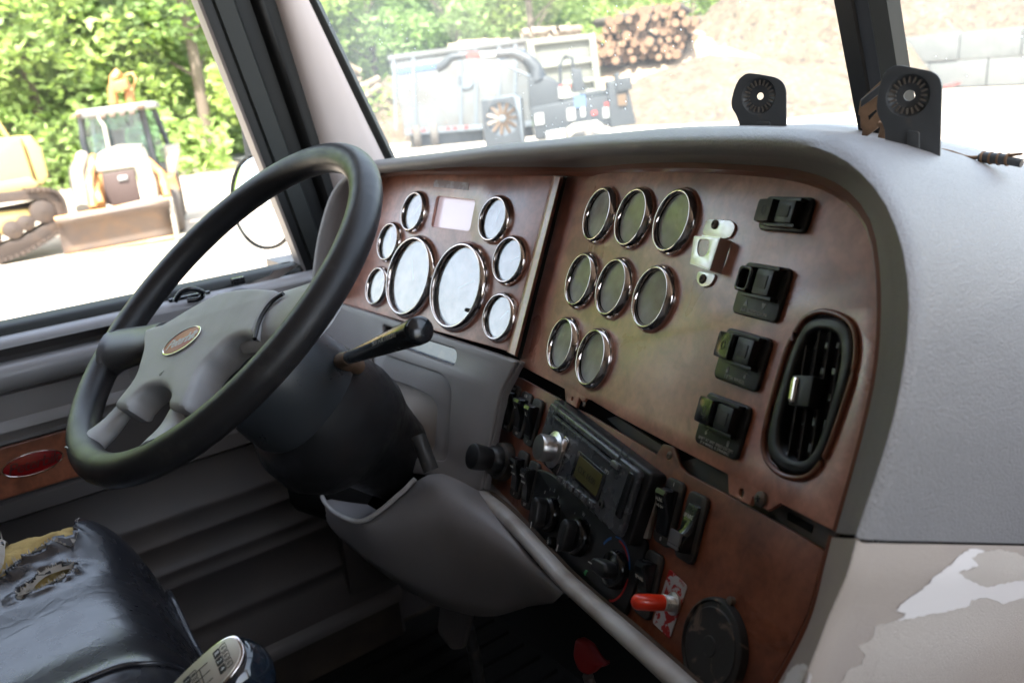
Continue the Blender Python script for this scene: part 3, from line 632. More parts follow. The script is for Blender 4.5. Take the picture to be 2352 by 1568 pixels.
# ------------------------------------------------------------------ rocker switches on the lower panel
def rocker(corners, label, up, txt=None, marks=None, face=None, grp='small black rocker switches on the lower panel'):
    cx, cy, w, h, a = rect_of(FQ, corners, .003); fr = FQ.sub(cx, cy, 0, a); t = thing('rocker_switch', label, 'switch', fr, grp)
    plate('bezel', rrect(w, h, min(w, h) * .22), .0002, .0045, M_DUST, t, bevel=.0014)
    w2, h2 = w * .66, h * .70; hi, lo = (.017, .006) if up else (.007, .015)
    prof = [(-h2 / 2, .003), (-h2 / 2, lo), (-h2 * .40, lo + .002), (-h2 * .08, (hi + lo) / 2 - .0022), (h2 * .36, hi), (h2 * .46, hi - .001), (h2 / 2, hi * .55), (h2 / 2, .003)]
    rows = []
    for x, dz in ((-w2 / 2, -.003), (-w2 / 2 + .0005, -.0012), (-w2 / 2 + .002, 0), (w2 / 2 - .002, 0), (w2 / 2 - .0005, -.0012), (w2 / 2, -.003)): rows.append([(x, y, max(z + dz, .002) if z > .0031 else z) for y, z in prof])
    grid('rocker', rows, M_BLKG, t, smooth=35, caps=True)
    if face: boxes('rocker_tip', [((0, -h2 * .30, lo + .0008), (w2 * .86, h2 * .36, .0022))], face, t, RX(0), bevel=.0008)
    if txt:
        ang = math.degrees(math.atan2(hi - (hi + lo) / 2 + .0022, h2 * .44))
        for i, (s, dy, sz) in enumerate(txt): text('lettering', s, sz, M_WHT, t, T(0, h2 * dy, (hi + lo) / 2 - .0022 + (h2 * dy + h2 * .08) * math.tan(R_(ang)) + .0012) @ RX(ang))
    for s, y in (marks or ()): text('lettering', s, .0045, M_WHT, t, T(0, h * y, .0050))
    return t
rocker([(1175, 882), (1199, 890), (1169, 992), (1154, 984)], 'scuffed black rocker, leftmost of the three above the headlamp knob', True, [('o', .2, .006)], [('OFF', .42), ('AUX', -.42)])
rocker([(1202, 896), (1226, 908), (1197, 1008), (1176, 998)], 'black rocker with a grey lower half, middle of three left of the radio', True, [('o', .2, .006)], [('CTR', .42), ('ON', -.42)], M_BLK)
rocker([(1228, 912), (1252, 923), (1220, 1027), (1202, 1017)], 'black rocker with a worn white symbol, right beside the radio corner', True, [('A', .2, .007)], [('1', -.42)], M_BLK)
rocker([(1196, 1032), (1218, 1042), (1191, 1147), (1170, 1136)], 'black rocker just right of the large round headlamp knob', True, [('CRUISE', .2, .003), ('ON/OFF', 0, .003)], [('0', -.42)])
rocker([(1220, 1055), (1243, 1066), (1216, 1172), (1196, 1161)], 'black rocker lettered CRUISE SELECT beside the fan knob', True, [('CRUISE', .24, .0034), ('SELECT', .05, .0034)], [('SET', -.42)])
rocker([(1538, 1094), (1576, 1111), (1538, 1259), (1497, 1238)], 'dusty black rocker switch reading AUX with a lamp symbol', True, [('AUX', .24, .0048), ('=0 0=', .10, .0042)], [('I', .42), ('0', -.42)])
rocker([(1589, 1125), (1630, 1144), (1591, 1298), (1546, 1275)], 'black rocker reading SPARE with a pale raised lower tip', False, [('SPARE', .22, .0045)], None, mat('pale_tip', (.12, .12, .13), .35))
rocker([(1491, 1259), (1528, 1279), (1489, 1423), (1454, 1404)], 'dusty black rocker reading SPARE behind the orange toggle', True, [('SPARE', .12, .0045)])
# ------------------------------------------------------------------ radio
cR = [(1261, 929), (1497, 1066), (1435, 1222), (1205, 1075)]
RF = [FQ.px(*p, .024) for p in ((1262, 931), (1496, 1068), (1436, 1218), (1214, 1068))]
cx, cy, w, h, a = rect_of(FQ, ((1262, 931), (1496, 1068), (1436, 1218), (1214, 1068)), .022)
fr = FQ.sub(cx, cy, 0, a)
radio = thing('car_radio', 'black car radio with a silver volume knob and amber display', 'radio', fr)
M_RAD = mat('radio_plastic', (.085, .090, .10), .26, .4, rvar=(60, .18, .36))
M_RBT = mat('radio_button', (.16, .165, .175), .25, .4)
plate('radio_sleeve', rrect(w * 1.0, h * 1.0, .004), .0, .017, M_BLK, radio, bevel=.002)
plate('radio_face', [rrect(w * .93, h * .92, .005), rrect(w * .66, h * .085, .003, -w * .04, h * .355)], .017, .007, M_RAD, radio, bevel=.0022)
plate('face_backing', rrect(w * .8, h * .2, .004, 0, h * .34), .0165, .001, M_DARKV, radio)
boxes('slot_shelf', [((-w * .04, h * .295, .0245), (w * .70, .0022, .002))], M_RAD, radio, bevel=.0006)
lx = lambda x, y, hh=.024: fr.px(x, y, hh)
dp = [lx(*p) for p in ((1324, 1046), (1397, 1096), (1378, 1140), (1310, 1084))]
dcx = sum(p[0] for p in dp) / 4; dcy = sum(p[1] for p in dp) / 4
plate('display_surround', rrect(.062, .027, .003, dcx, dcy), .0236, .0012, M_BLKG, radio, bevel=.0005)
plate('display', rrect(.050, .021, .002, dcx + .001, dcy), .0246, .0007, M_LCD, radio)
text('display_digits', 'CLK 14:00', .0085, M_LCDP, radio, T(dcx, dcy - .001, .0256))
text('lettering', 'Panasonic', .0062, M_GRYP, radio, T(*lx(1298, 1040), .0243)); text('lettering', 'CQ-CP137U', .0045, M_GRYP, radio, T(*lx(1335, 1062), .0243))
text('lettering', 'MP3', .0045, M_GRYP, radio, T(*lx(1394, 1083), .0243))
kx, ky = lx(1262, 1030, .03)
kn = lathe('volume_knob', [(.0185, .022), (.0188, .026), (.0135, .028), (.0138, .041), (.0126, .043), (.0001, .0434)], M_SILV, radio, T(kx, ky, 0), n=32)
plate('knob_wing', rrect(.012, .040, .003), .0236, .002, M_CHR, radio, T(kx + .018, ky, 0) @ RZ(-4), bevel=.0006)
for i, p in enumerate([(1288, 1099), (1301, 1109), (1314, 1119), (1329, 1130), (1343, 1142), (1360, 1154)]):
    x, y = lx(*p); boxes('preset_button', [((0, 0, .0245), (.0098, .0052, .004))], M_RBT, radio, T(x, y - .0005, 0), bevel=.001)
    text('button_number', str(i + 1), .003, M_GRYP, radio, T(x, y, .0268))
x, y = lx(1416, 1068); boxes('eject_button', [((0, 0, .0246), (.013, .005, .004))], M_SILV, radio, T(x, y, 0), bevel=.0008)
x, y = lx(1383, 1157); lathe('aux_socket', [(.0042, .0236), (.0042, .026), (.0022, .0262), (.002, .022)], M_DUST, radio, T(x, y, 0), n=16)
x, y = lx(1440, 1130)
plate('side_grip', rrect(.010, h * .62, .003, x, y - .003), .0236, .0022, M_BLKG, radio, bevel=.0008)
br = thing('radio_bracket', 'rusty bare metal mounting plate sticking out right of the radio', 'bracket', FQ.w(*FQ.px(1475, 1160), 0))
plate('bracket_plate', [roundpoly(P2(FQ, [(1496, 1078), (1522, 1093), (1520, 1108), (1500, 1185), (1488, 1238), (1440, 1222), (1436, 1205)], .004), .002), circ(.0015, 8, *FQ.px(1470, 1220, .004)), roundpoly(P2(FQ, [(1500, 1100), (1508, 1108), (1502, 1124), (1497, 1122)], .004), .001), roundpoly(P2(FQ, [(1462, 1190), (1475, 1196), (1468, 1210), (1464, 1206)], .004), .001)], .001, .004, M_GALV, br, world_of(br).inverted() @ FQ.M, bevel=.0004)
# ------------------------------------------------------------------ heater panel
hv = thing('heater_panel', 'black heater control panel with three rotary knobs under the radio', 'heater controls', FQ.w(*FQ.px(1330, 1230), 0))
H_ = world_of(hv).inverted() @ FQ.M
HP = [(1236, 1075), (1262, 1085), (1440, 1205), (1474, 1230), (1486, 1250), (1478, 1280), (1434, 1416), (1420, 1420), (1310, 1318), (1214, 1216), (1213, 1190)]
plate('face_plate', roundpoly(P2(FQ, HP, .004), .004), .0003, .0042, M_BLK, hv, H_, bevel=.0014)
def hknob(x, y, rot, r=.0185):
    a, b = FQ.px(x, y, .010); Mk = H_ @ T(a, b, .0045) @ RZ(rot)
    k = lathe('control_knob', [(r, 0), (r * .98, .006), (r * .86, .009), (r * .80, .0095), (.0001, .010)], M_BLKG, hv, Mk, n=28)
    P = [(-r * .92, 0), (-r * .6, r * .34), (r * .6, r * .40), (r * .92, 0), (r * .6, -r * .40), (-r * .6, -r * .34)]
    plate('knob_grip', roundpoly(P, .004), .006, .016, M_BLK, k, bevel=.0025)
    boxes('pointer', [((-r * .7, 0, .0223), (r * .35, .0008, .0006))], M_WHT, k)
    return k
hknob(1256, 1180, 115); hknob(1322, 1232, 100); k3 = hknob(1408, 1306, 12, .0175)
for s, (x, y) in (('0', (1252, 1130)), ('1', (1264, 1124)), ('2', (1274, 1126)), ('3', (1283, 1142)), ('4', (1286, 1162))):
    a, b = FQ.px(x, y, .0045); text('lettering', s, .0052, M_GRYP, hv, H_ @ T(a, b, .0048))
for (x, y, s) in ((1320, 1180, '^'), (1341, 1181, 'W'), (1355, 1208, '*'), (1352, 1252, 'o')):
    a, b = FQ.px(x, y, .0045); text('mode_symbol', s, .0055, M_GRYP, hv, H_ @ T(a, b, .0048))
a, b = FQ.px(1269, 1247, .006); lathe('defrost_button', [(.0065, 0), (.0062, .006), (.0001, .0065)], M_BLKG, hv, H_ @ T(a, b, .0045), n=18)
text('mode_symbol', '*', .011, M_GRYP, hv, H_ @ T(a - .001, b - .002, .0112))
ka, kb = FQ.px(1406, 1306, .0045)
def arc(name, r, a0, a1, wd, m):
    rows = [[(ka + q * math.cos(R_(a0 + (a1 - a0) * i / 14)), kb + q * math.sin(R_(a0 + (a1 - a0) * i / 14)), z) for i in range(15)] for q, z in ((r, .0046), (r, .0049), (r + wd, .0049), (r + wd, .0046))]
    grid(name, rows, m, hv, H_)
arc('blue_arc', .0275, 28, 112, .0018, M_BLUP); arc('blue_arc', .0262, 126, 156, .0024, M_BLUP); arc('red_arc', .0254, 98, 14, .0017, M_REDP); arc('red_arc', .0262, 12, -64, .0021, M_REDP)
a, b = FQ.px(1342, 1312, .006); plate('green_mark', [(a - .002, b - .002), (a + .002, b - .003), (a + .0025, b + .001), (a + .004, b + .003), (a, b + .002)], .0046, .0006, M_GREEN, hv, H_)
# ------------------------------------------------------------------ headlamp knob, toggle, rubber cap
a, b = FQ.px(1158, 1060, .004); kd = (hit(1106, 1048, FQ.w(a, b, .050), nR) - FQ.w(a, b, .004)).normalized()
fk = Frame(FQ.w(a, b, .001), FQ.u, (nR * .75 + kd * .25).normalized())
hk = thing('headlamp_knob', 'big round black pull knob at the left end of the lower panel', 'knob', fk)
lathe('knob_collar', [(.023, 0), (.0235, .006), (.022, .012), (.018, .014)], M_DUST, hk, n=36)
lathe('knob_cap', [(.0175, .010), (.017, .022), (.0135, .026), (.0150, .034), (.0158, .047), (.0150, .0495), (.013, .0505), (.0001, .0500)], M_BLK, hk, n=36)
tg = thing('toggle_switch', 'metal toggle switch with a bright orange-red cap on a scratched plate', 'switch', FQ.w(*FQ.px(1542, 1384), 0))
G_ = world_of(tg).inverted() @ FQ.M
M_PLT = mat('scratched_red_plate', (.50, .48, .50), .4, .2, var=[(70, (.40, .012, .012), .50, .52, .5), (20, (.40, .22, .14), .66, .72)])
plate('warning_plate', roundpoly(P2(FQ, [(1538, 1305), (1579, 1345), (1538, 1467), (1499, 1429)], .001), .003), .0004, .001, M_PLT, tg, G_, bevel=.0003)
a, b = FQ.px(1543, 1385, .004)
lathe('threaded_collar', [(.009, 0), (.009, .002), (.0070, .0025)] + [(.0058 + .0006 * (i % 2), .003 + i * .0011) for i in range(8)] + [(.004, .012)], M_STEEL, tg, G_ @ T(a, b, .0015), n=24)
p0 = FQ.w(a, b, .010); p1 = hit(1449, 1381, FQ.w(a, b, .036), nR); dirv = (p1 - p0)
L = dirv.length; tube('toggle_cap', [p0 + dirv * t for t in (0, .06, .5, .80, .90, .96, 1.0)], [.0058, .0062, .0066, .0064, .0056, .0036, .0008], M_RED, tg, n=20, world=True)
sw = text('lettering', 'PTO', .004, M_REDP, tg, G_ @ T(a, b + .018, .0016))
rc = FQ.px(1638, 1484, .003); rtp = FQ.px(1628, 1370, .003); rr = (Vector(rc) - Vector(rtp)).length
cp = thing('rubber_cap', 'round dirty black rubber cap at the bottom of the wood panel', 'cap', FQ.sub(rc[0], rc[1], 0))
M_MUD = mat('muddy_rubber', (.022, .021, .021), .6, var=[(38, (.13, .095, .075), .55, .62, 1.0)], bump=(120, .4, .001))
lathe('cap_rim', [(rr, 0), (rr, .003), (rr * .97, .006), (rr * .93, .0065), (rr * .90, .0045)], M_MUD, cp, n=48)
lathe('cap_disc', [(rr * .90, .0045), (rr * .80, .0052), (rr * .78, .0062), (rr * .72, .0060), (rr * .3, .0066), (rr * .22, .0066), (rr * .2, .0072), (.0001, .0072)], M_MUD, cp, n=48)
lathe('cap_tab', [(.003, 0), (.003, .004), (.0001, .005)], M_RUST, cp, T(*(Vector(FQ.px(1677, 1379, .003)) - Vector(rc)), 0), n=12)
# ------------------------------------------------------------------ steering wheel and column
WN = Vector((0, -.633, .774)).normalized(); WC = Vector((-.916, .256, -.21))
PH = R_(25); u0 = Vector((1, 0, 0)); v0 = WN.cross(u0)
FW = Frame(WC, u0 * math.cos(PH) + v0 * math.sin(PH), WN)
whl = thing('steering_wheel', 'worn black four-spoke truck steering wheel with a grey hub and oval badge', 'steering wheel', FW)
Wi = world_of(whl).inverted()
RW, rw = .213, .0175
tube('rim', [(RW * math.cos(2 * math.pi * i / 96), RW * math.sin(2 * math.pi * i / 96), 0) for i in range(96)], rw, M_WHEEL, whl, n=20, closed=True, up=(0, 0, 1))
HO = [(334, 757), (377, 743), (434, 709), (494, 676), (530, 666), (567, 661), (606, 662), (640, 668), (618, 700), (598, 735), (582, 772), (560, 768), (534, 776), (512, 790), (494, 810), (474, 828), (460, 846), (450, 865), (444, 883), (436, 900), (428, 920), (420, 937),
      (386, 935), (391, 916), (390, 903), (381, 890), (367, 884), (350, 885), (334, 890), (318, 902), (303, 918), (290, 938), (263, 933), (280, 908), (300, 883), (312, 862), (320, 836), (326, 815), (329, 800)]
hub = [FW.px(x, y, .010) for x, y in HO]
plate('hub_pad', [tuple(p)[:2] for p in spline([(a, b, 0) for a, b in hub], 2, True)], -.022, .034, M_HUB, whl, bevel=.007, seg=4, smooth=60)
hp = whl.children[-1]
eq = FW.px(418, 783, .013); ew = Vector(FW.px(458, 765, .013)) - Vector(FW.px(379, 801, .013)); ea = math.degrees(math.atan2(ew.y, ew.x))
plate('badge', circ(ew.length * .26, 28, 0, 0, 1.95), 0, .0024, mat('amber_badge', (.42, .085, .022), .45), hp, T(eq[0], eq[1], .0115) @ RZ(ea), bevel=.0008)
bd = hp.children[-1]
lathe('badge_ring', [(1, 0), (1.03, .0026), (.97, .003), (.95, .0022)], M_CHR, bd, Matrix.Diagonal((ew.length * .52, ew.length * .265, 1, 1)), n=32)
text('badge_lettering', 'Peterbilt', .0175, M_WHT, bd, T(0, 0, .0026), shear=.35, space=.85, offset=.0003)
mk = FW.px(369, 857, .013); text('horn_symbol', 'b', .010, M_BLK, hp, T(mk[0], mk[1], .0122) @ RZ(-60))
# dark spokes between hub and rim
def spoke(pts, rad, m, fl=.6, name='spoke'):
    P = spline([Vector((x, y, z)) for x, y, z in pts], 5); n = len(P)
    rr_ = [rad[0] + (rad[1] - rad[0]) * i / (n - 1) for i in range(n)]
    return tube(name, P, rr_, m, whl, n=16, flat=fl, up=(0, 0, 1))
ls = FW.px(331, 778, .0); ls = (ls[0] + .01, ls[1])
spoke([(ls[0] + .02, ls[1], -.006), (ls[0] - .02, ls[1] - .002, -.006), (-RW * .90, ls[1] - .006, -.002), (-RW * .965, ls[1] - .010, 0)], (.022, .038), M_HUBD)
rs = FW.px(605, 728, .0)
spoke([(rs[0] - .015, rs[1], -.008), (rs[0] + .03, rs[1] - .004, -.007), (RW * .90, rs[1] - .01, -.003), (RW * .975, rs[1] - .015, 0)], (.036, .042), M_HUB, .42)
ll = FW.px(277, 938, .0); lr = FW.px(404, 938, .0)
spoke([(ll[0], ll[1] + .01, -.006), (ll[0] - .014, ll[1] - .02, -.006), (ll[0] - .026, ll[1] - .045, -.001), (ll[0] - .030, ll[1] - .058, .001)], (.013, .027), M_HUB)
spoke([(lr[0], lr[1] + .01, -.006), (lr[0] + .006, lr[1] - .02, -.006), (lr[0] + .014, lr[1] - .04, -.001), (lr[0] + .018, lr[1] - .052, .001)], (.015, .028), M_HUB)
# seam of the hub cover
sm = [FW.px(x, y, .012) for x, y in [(648, 672), (622, 690), (600, 720), (588, 750), (582, 776)]]
tube('hub_seam', spline([(a, b, .0105) for a, b in sm], 5), .0022, M_BLK, hp, n=8)
# column
AX = -WN
colm = thing('steering_column', 'black plastic steering column shroud below the wheel', 'steering column', WC + AX * .3)
def ringrows(st, n=36, sq=.0):
    rows = []
    for (t, rx, ry, ox, oy) in st:
        c = WC + AX * t + u0 * ox + v0 * oy
        rows.append([c + u0 * (rx * math.copysign(abs(math.cos(k)) ** (1 - sq), math.cos(k))) + v0 * (ry * math.copysign(abs(math.sin(k)) ** (1 - sq), math.sin(k))) for k in [2 * math.pi * i / n for i in range(n)]])
    return rows
grid('upper_shroud', ringrows([(.03, .050, .050, 0, -.03), (.05, .066, .062, 0, -.03), (.075, .078, .072, .0, -.03), (.145, .086, .078, .0, -.03), (.152, .084, .076, .0, -.03)], sq=.15), mat('shroud_plastic', (.030, .034, .038), .32, rvar=(40, .25, .42)), colm, closed=True, world=True, caps=True, smooth=70)
grid('lower_shroud', ringrows([(.156, .082, .080, -.01, -.03), (.19, .098, .092, -.02, -.035), (.225, .104, .096, -.03, -.035), (.26, .098, .09, -.045, -.03), (.30, .07, .07, -.055, -.02), (.40, .05, .05, -.055, -.02)], sq=.12), M_BLK, colm, closed=True, world=True, caps=True, smooth=70)
tube('column_boot', [hy(740, 1080, .42), hy(840, 1130, .45), hy(900, 1190, .50)], [.07, .06, .05], M_RUB, colm, n=18, world=True)
tube('linkage', spline([hy(960, 1000, .44), hy(990, 1080, .44)], 4), .010, M_DUST, colm, n=10, world=True)
# stalk
s0 = hit(800, 822, (0, .35, 0), (0, 1, 0)); s1 = hit(968, 757, (0, .335, 0), (0, 1, 0)); sdv = s1 - s0
stk = thing('brake_lever', 'black trailer brake stalk reading NOT FOR PARKING beside the wheel', 'lever', s0)
tube('lever_handle', [s0 + sdv * t for t in (-.12, 0, .3, .7, .95, .99, 1.0)], [.0065, .0072, .0088, .0112, .0128, .0126, .0105], M_BLKG, stk, n=20, world=True)
vd = -(s0 + sdv * .5).normalized(); vd = (vd - sdv.normalized() * vd.dot(sdv.normalized())).normalized(); tl = Frame(s0 + sdv * .70 + (vd * .93 + sdv.cross(vd).normalized() * -.0).normalized() * .0113, sdv, vd)
upv = tl.v; nn = (vd * .93 + upv * .36).normalized(); tl = Frame(s0 + sdv * .70 + nn * .0122, sdv, nn)
text('lettering', 'NOT FOR PARKING', .0072, M_GRYP, stk, world_of(stk).inverted() @ tl.M, space=1.05)
tube('lever_base', [s0 - sdv * .30 + Vector((0, .03, -.01)), s0 - sdv * .12, s0 + sdv * .02], [.011, .009, .0078], M_BROWNM, stk, n=14, world=True)
tube('lever_linkage', [hy(775, 850, .37), hy(760, 915, .38)], [.014, .016], M_BROWNM, stk, n=12, world=True)

# ------------------------------------------------------------------ driver door
XD = -1.45
door = thing('driver_door', 'dark ribbed truck door with a wood strip, grab recess and open view window', 'door', Vector((XD, -.1, -.9)))
def dprof(name, P, m, y0=-.62, y1=.60, smooth=40, n=2):
    rows = [[(XD + dx, y0 + (y1 - y0) * j / n, z) for dx, z in P] for j in range(n + 1)]; return grid(name, rows, m, door, world=True, smooth=smooth)
dprof('window_seal', [(-.05, -.300), (-.012, -.300), (-.004, -.303), (.002, -.311), (.002, -.318)], M_RUBG, y1=.56)
dprof('door_sill', [(-.002, -.314), (.010, -.313), (.022, -.316), (.030, -.322), (.032, -.327)], M_SILL, smooth=70)
dprof('grab_recess', [(.032, -.327), (.012, -.331), (.006, -.345), (.012, -.351)], M_PLASD, y1=.22)
dprof('door_sill', [(.032, -.327), (.033, -.34), (.034, -.351)], M_SILL, y0=.22, y1=.60)
dprof('arm_rest', [(.012, -.351), (.030, -.348), (.045, -.350), (.052, -.356), (.054, -.366), (.050, -.385), (.034, -.391), (.016, -.392)], M_SILL, smooth=70)
dprof('door_panel', [(.016, -.392), (.018, -.428), (.030, -.440), (.032, -.455), (.012, -.462), (.010, -.474), (.016, -.478)], M_PLAS)
dprof('door_panel', [(.016, -.478), (.004, -.481), (.004, -.571), (.016, -.574), (.018, -.60), (.002, -.61), (.002, -.685), (.0065, -.692), (.0065, -.70), (.004, -.706), (.004, -.733), (.0065, -.738), (.0065, -.744), (.002, -.75), (.002, -.79), (.0065, -.796), (.0065, -.803), (.004, -.808),
      (.004, -.822), (.0065, -.828), (.0065, -.834), (.002, -.84), (.002, -.918), (.0065, -.925), (.0065, -.933), (.004, -.939), (.004, -.957), (.0065, -.963), (.010, -1.03), (.022, -1.04), (.024, -1.06), (.010, -1.065), (.010, -1.16)], M_PLASD, y1=.66, smooth=45)
boxes('panel_end_boss', [((XD + .008, .60, -.80), (.024, .11, .40))], M_PLASD, door, world_of(door).inverted(), bevel=.008)
boxes('door_carpet', [((XD + .012, .05, -1.11), (.012, 1.2, .10))], M_CARP, door, world_of(door).inverted())
fd = Frame((XD + .005, 0, -.525), (0, 1, 0), (1, 0, 0))
plate('wood_strip', rrect(.78, .084, .006, -.22, 0), 0, .006, M_WOOD2, door, world_of(door).inverted() @ fd.M, bevel=.002)
bq = fd.px(76, 1064, .01); b1 = Vector(fd.px(5, 1083, .01)); b2 = Vector(fd.px(146, 1045, .01)); bl = (b2 - b1).length
bdg = plate('badge', circ(bl * .20, 28, 0, 0, 2.45), 0, .003, M_REDB, door, world_of(door).inverted() @ fd.M @ T(*bq, .006), bevel=.001)
lathe('badge_ring', [(1, 0), (1.02, .003), (.97, .0035), (.95, .002)], M_CHR, bdg, Matrix.Diagonal((bl * .50, bl * .205, 1, 1)), n=32)
text('badge_lettering', 'Peterbilt', .026, mat('badge_text', (.03, .001, .002), .4), bdg, T(0, -.001, .0032), shear=.35, space=.85)
boxes('storage_pocket', [((XD + .022, .13, -.42), (.012, .20, .045))], M_PLAS, door, world_of(door).inverted(), bevel=.005)
# handle and lock on the sill
tube('door_latch_handle', spline([hx(402, 692, XD + .03), hx(415, 672, XD + .035), hx(440, 663, XD + .04), (hx(466, 672, XD + .04)), hx(458, 686, XD + .035), hx(430, 690, XD + .032)], 4), .0045, M_BLKG, door, n=10, world=True)
boxes('latch_recess', [(tuple(hx(436, 684, XD + .012)), (.008, .070, .012))], M_BLKG, door, world_of(door).inverted(), bevel=.004)
boxes('lock_button', [(tuple(hx(546, 644, XD + .02)), (.014, .022, .012))], M_BLKG, door, world_of(door).inverted(), bevel=.003)
grid('sill_plate', [[hx(x, y, XD + .012) for x, y in r] for r in ([(395, 700), (470, 676), (560, 655), (620, 632), (628, 622)], [(400, 712), (480, 690), (570, 668), (640, 640), (690, 606)])], M_STEEL, door, world=True)
pydata('door_glass', [(XD - .02, -.60, -.31), (XD - .02, .575, -.31), (XD - .02, .36, .55), (XD - .02, -.60, .55)], [(0, 1, 2, 3)], M_DGLS, door, world=True)
dprof('outer_skin', [(-.05, -.30), (-.05, -1.1)], mat('truck_paint', (.6, .6, .58), .3, coat=.5), y1=.66)
# ------------------------------------------------------------------ front pillar of the driver side
pil = thing('front_pillar', 'slanted windshield pillar with black rubber seals and pale trim', 'pillar', Vector((XD, .58, -.3)), kind='structure')
def lean(yb, z): return yb - .217 * (z + .30)
def plean(yb, yt, z): return yb + (yt - yb) * (z + .30) / (.157 + .30)
def pilpart(name, offs, m, smooth=40):
    """offs: (y at z=-.30, y at z=.157, x offset)"""
    rows = [[(XD + dx, plean(yb, yt, z), z) for yb, yt, dx in offs] for z in (-.36, -.2, 0, .2, .58)]; return grid(name, rows, m, pil, world=True, smooth=smooth)
pilpart('door_frame', [(.562, .462, -.03), (.562, .462, .0), (.566, .466, .004)], M_PLAS)
pilpart('door_frame', [(.566, .466, .004), (.572, .474, .004), (.580, .484, .002)], M_RUB)
pilpart('frame_channel', [(.580, .484, .002), (.584, .488, .006), (.612, .518, .006), (.616, .522, .0)], M_RUBG)
pilpart('door_seal', [(.616, .522, .0), (.618, .526, -.004), (.640, .550, -.004), (.644, .556, .008), (.652, .566, .012), (.658, .574, .006), (.668, .590, .006)], M_RUB, 60)
rows = []
for z in (-.34, -.25, -.12, -.02, .08, .16, .3, .45, .58):
    y0 = plean(.668, .590, z); y1 = .80 - .36 * (z + .20) if z > -.20 else .80; y1 = min(y1, .80); y1 = .762 - .388 * (z + .124)
    rows.append([(XD + .006 + dx, y0 + (y1 - y0) * t, z) for t, dx in ((0, 0), (.06, .010), (.2, .017), (.45, .018), (.75, .012), (.93, .002), (1, -.012))])
grid('pillar_trim', rows, M_PIL, pil, world=True, smooth=80)
rows = []
for z in (-.22, -.12, 0, .16, .35, .58):
    y1 = .762 - .388 * (z + .124); rows.append([(XD + dx, y1 + dy, z) for dx, dy in ((-.006, -.002), (.004, .003), (.006, .010), (.000, .016), (-.006, .018), (-.008, .024), (-.02, .028))])
grid('windshield_seal', rows, M_RUBG, pil, world=True, smooth=60)
# ------------------------------------------------------------------ windshield
wsh = thing('windshield', 'two-piece dusty windshield with a dark centre post above the dash', 'windshield', Vector((-.45, .80, -.09)))
def wy(z, x): return (.795 if x < -.9 else .80) - .40 * (z + .11)
pydata('left_pane', [(-1.46, .785, -.14), (-.47, .80, -.10), (-.47, .80 - .4 * .68, .58), (-1.46, .785 - .4 * .72, .58)], [(0, 1, 2, 3)], M_WIND, wsh, world=True)
pydata('right_pane', [(-.43, .80, -.10), (.62, .785, -.14), (.62, .785 - .4 * .72, .58), (-.43, .80 - .4 * .68, .58)], [(0, 1, 2, 3)], M_WIND, wsh, world=True)
b0, b1, t0, t1 = hx(1975, 317, -.47), hx(2065, 200, -.43), hx(1915, 0, -.47), hx(2039, 0, -.43)
dv = (t0 - b0); 
def divrow(k):
    c = b0 + dv * k; return [c + Vector(q) for q in ((0, .03, 0), (0, 0, 0), (.020, -.006, 0), (.0215, -.003, 0), (.034, -.003, 0), (.036, -.006, 0), (.047, .004, 0), (.049, .022, 0), (.0, .04, 0))]
dr = [divrow(k) for k in (-.4, 0, .5, 1, 2, 3.4, 5.2)]
for nm, (i0, i1), m in (('post_rubber', (0, 3), M_RUB), ('post_channel', (3, 5), M_BRKT), ('post_rubber', (5, 8), M_RUBG)):
    grid(nm, [r[i0:i1 + 1] for r in dr], m, wsh, world=True, smooth=30)
grid('lower_seal', [[(x, .80 + dy, -.145 + dz - (.03 if x < -1.2 else 0)) for x in (-1.45, -1.0, -.45, .1, .6)] for dy, dz in ((-.03, 0), (-.015, .008), (0, .004), (.01, 0))], M_RUBG, wsh, world=True)
# ------------------------------------------------------------------ brackets on the dash top
M_TOOTH = mat('tooth_metal', (.12, .105, .09), .45, .3)
def mount(pts, ring, hr, tab, y, label, nrm):
    c = hy(*ring[0], y); fb = Frame(c, Vector((1, .0, 0)), Vector(nrm)); t = thing('mounting_bracket', label, 'bracket', fb, 'black metal brackets on top of the dashboard')
    P = [fb.px(*p) for p in pts]; cx_, cy_ = 0, 0
    r1 = (Vector(fb.px(*ring[1]))).length
    plate('bracket_plate', [roundpoly(P, .006), circ(r1, 32)], -.001, .002, M_BRKT, t, bevel=.0004)
    lathe('dimple', [(r1, .001), (r1 * .96, -.001), (r1 * .60, -.0035), (hr, -.0035), (hr, -.0045), (r1 * .6, -.0045), (r1 * .98, -.002), (r1, -.001)], M_BRKT, t, n=40, smooth=50)
    V = []; Fc = []
    L = []
    for i in range(20):
        a = 2 * math.pi * i / 20; L.append(((math.cos(a) * r1 * .74, math.sin(a) * r1 * .74, -.0014), (r1 * .30, .0013, .0024), Matrix.Rotation(a, 3, 'Z')))
    for b_ in L: boxes('tooth', [b_], M_TOOTH, t)
    tp = [fb.px(*p) for p in tab]; plate('pressed_tab', roundpoly(tp, .002), .0008, .002, M_BRKT, t, bevel=.0006)
    return t, fb
o3 = lambda L: [(1568.8 + x * .3334, y * .3334) for x, y in L]
mount(o3([(335, 700), (352, 620), (385, 545), (440, 503), (510, 510), (640, 533), (690, 565), (712, 620), (713, 1000), (397, 1000), (390, 850), (368, 790), (338, 745)]), o3([(522, 664), (522, 790)]), .0035, o3([(518, 835), (605, 838), (610, 930), (515, 930)]), .70,
      'shorter dusty black bracket with a toothed ring behind the gauges', (.25, -1, .05))
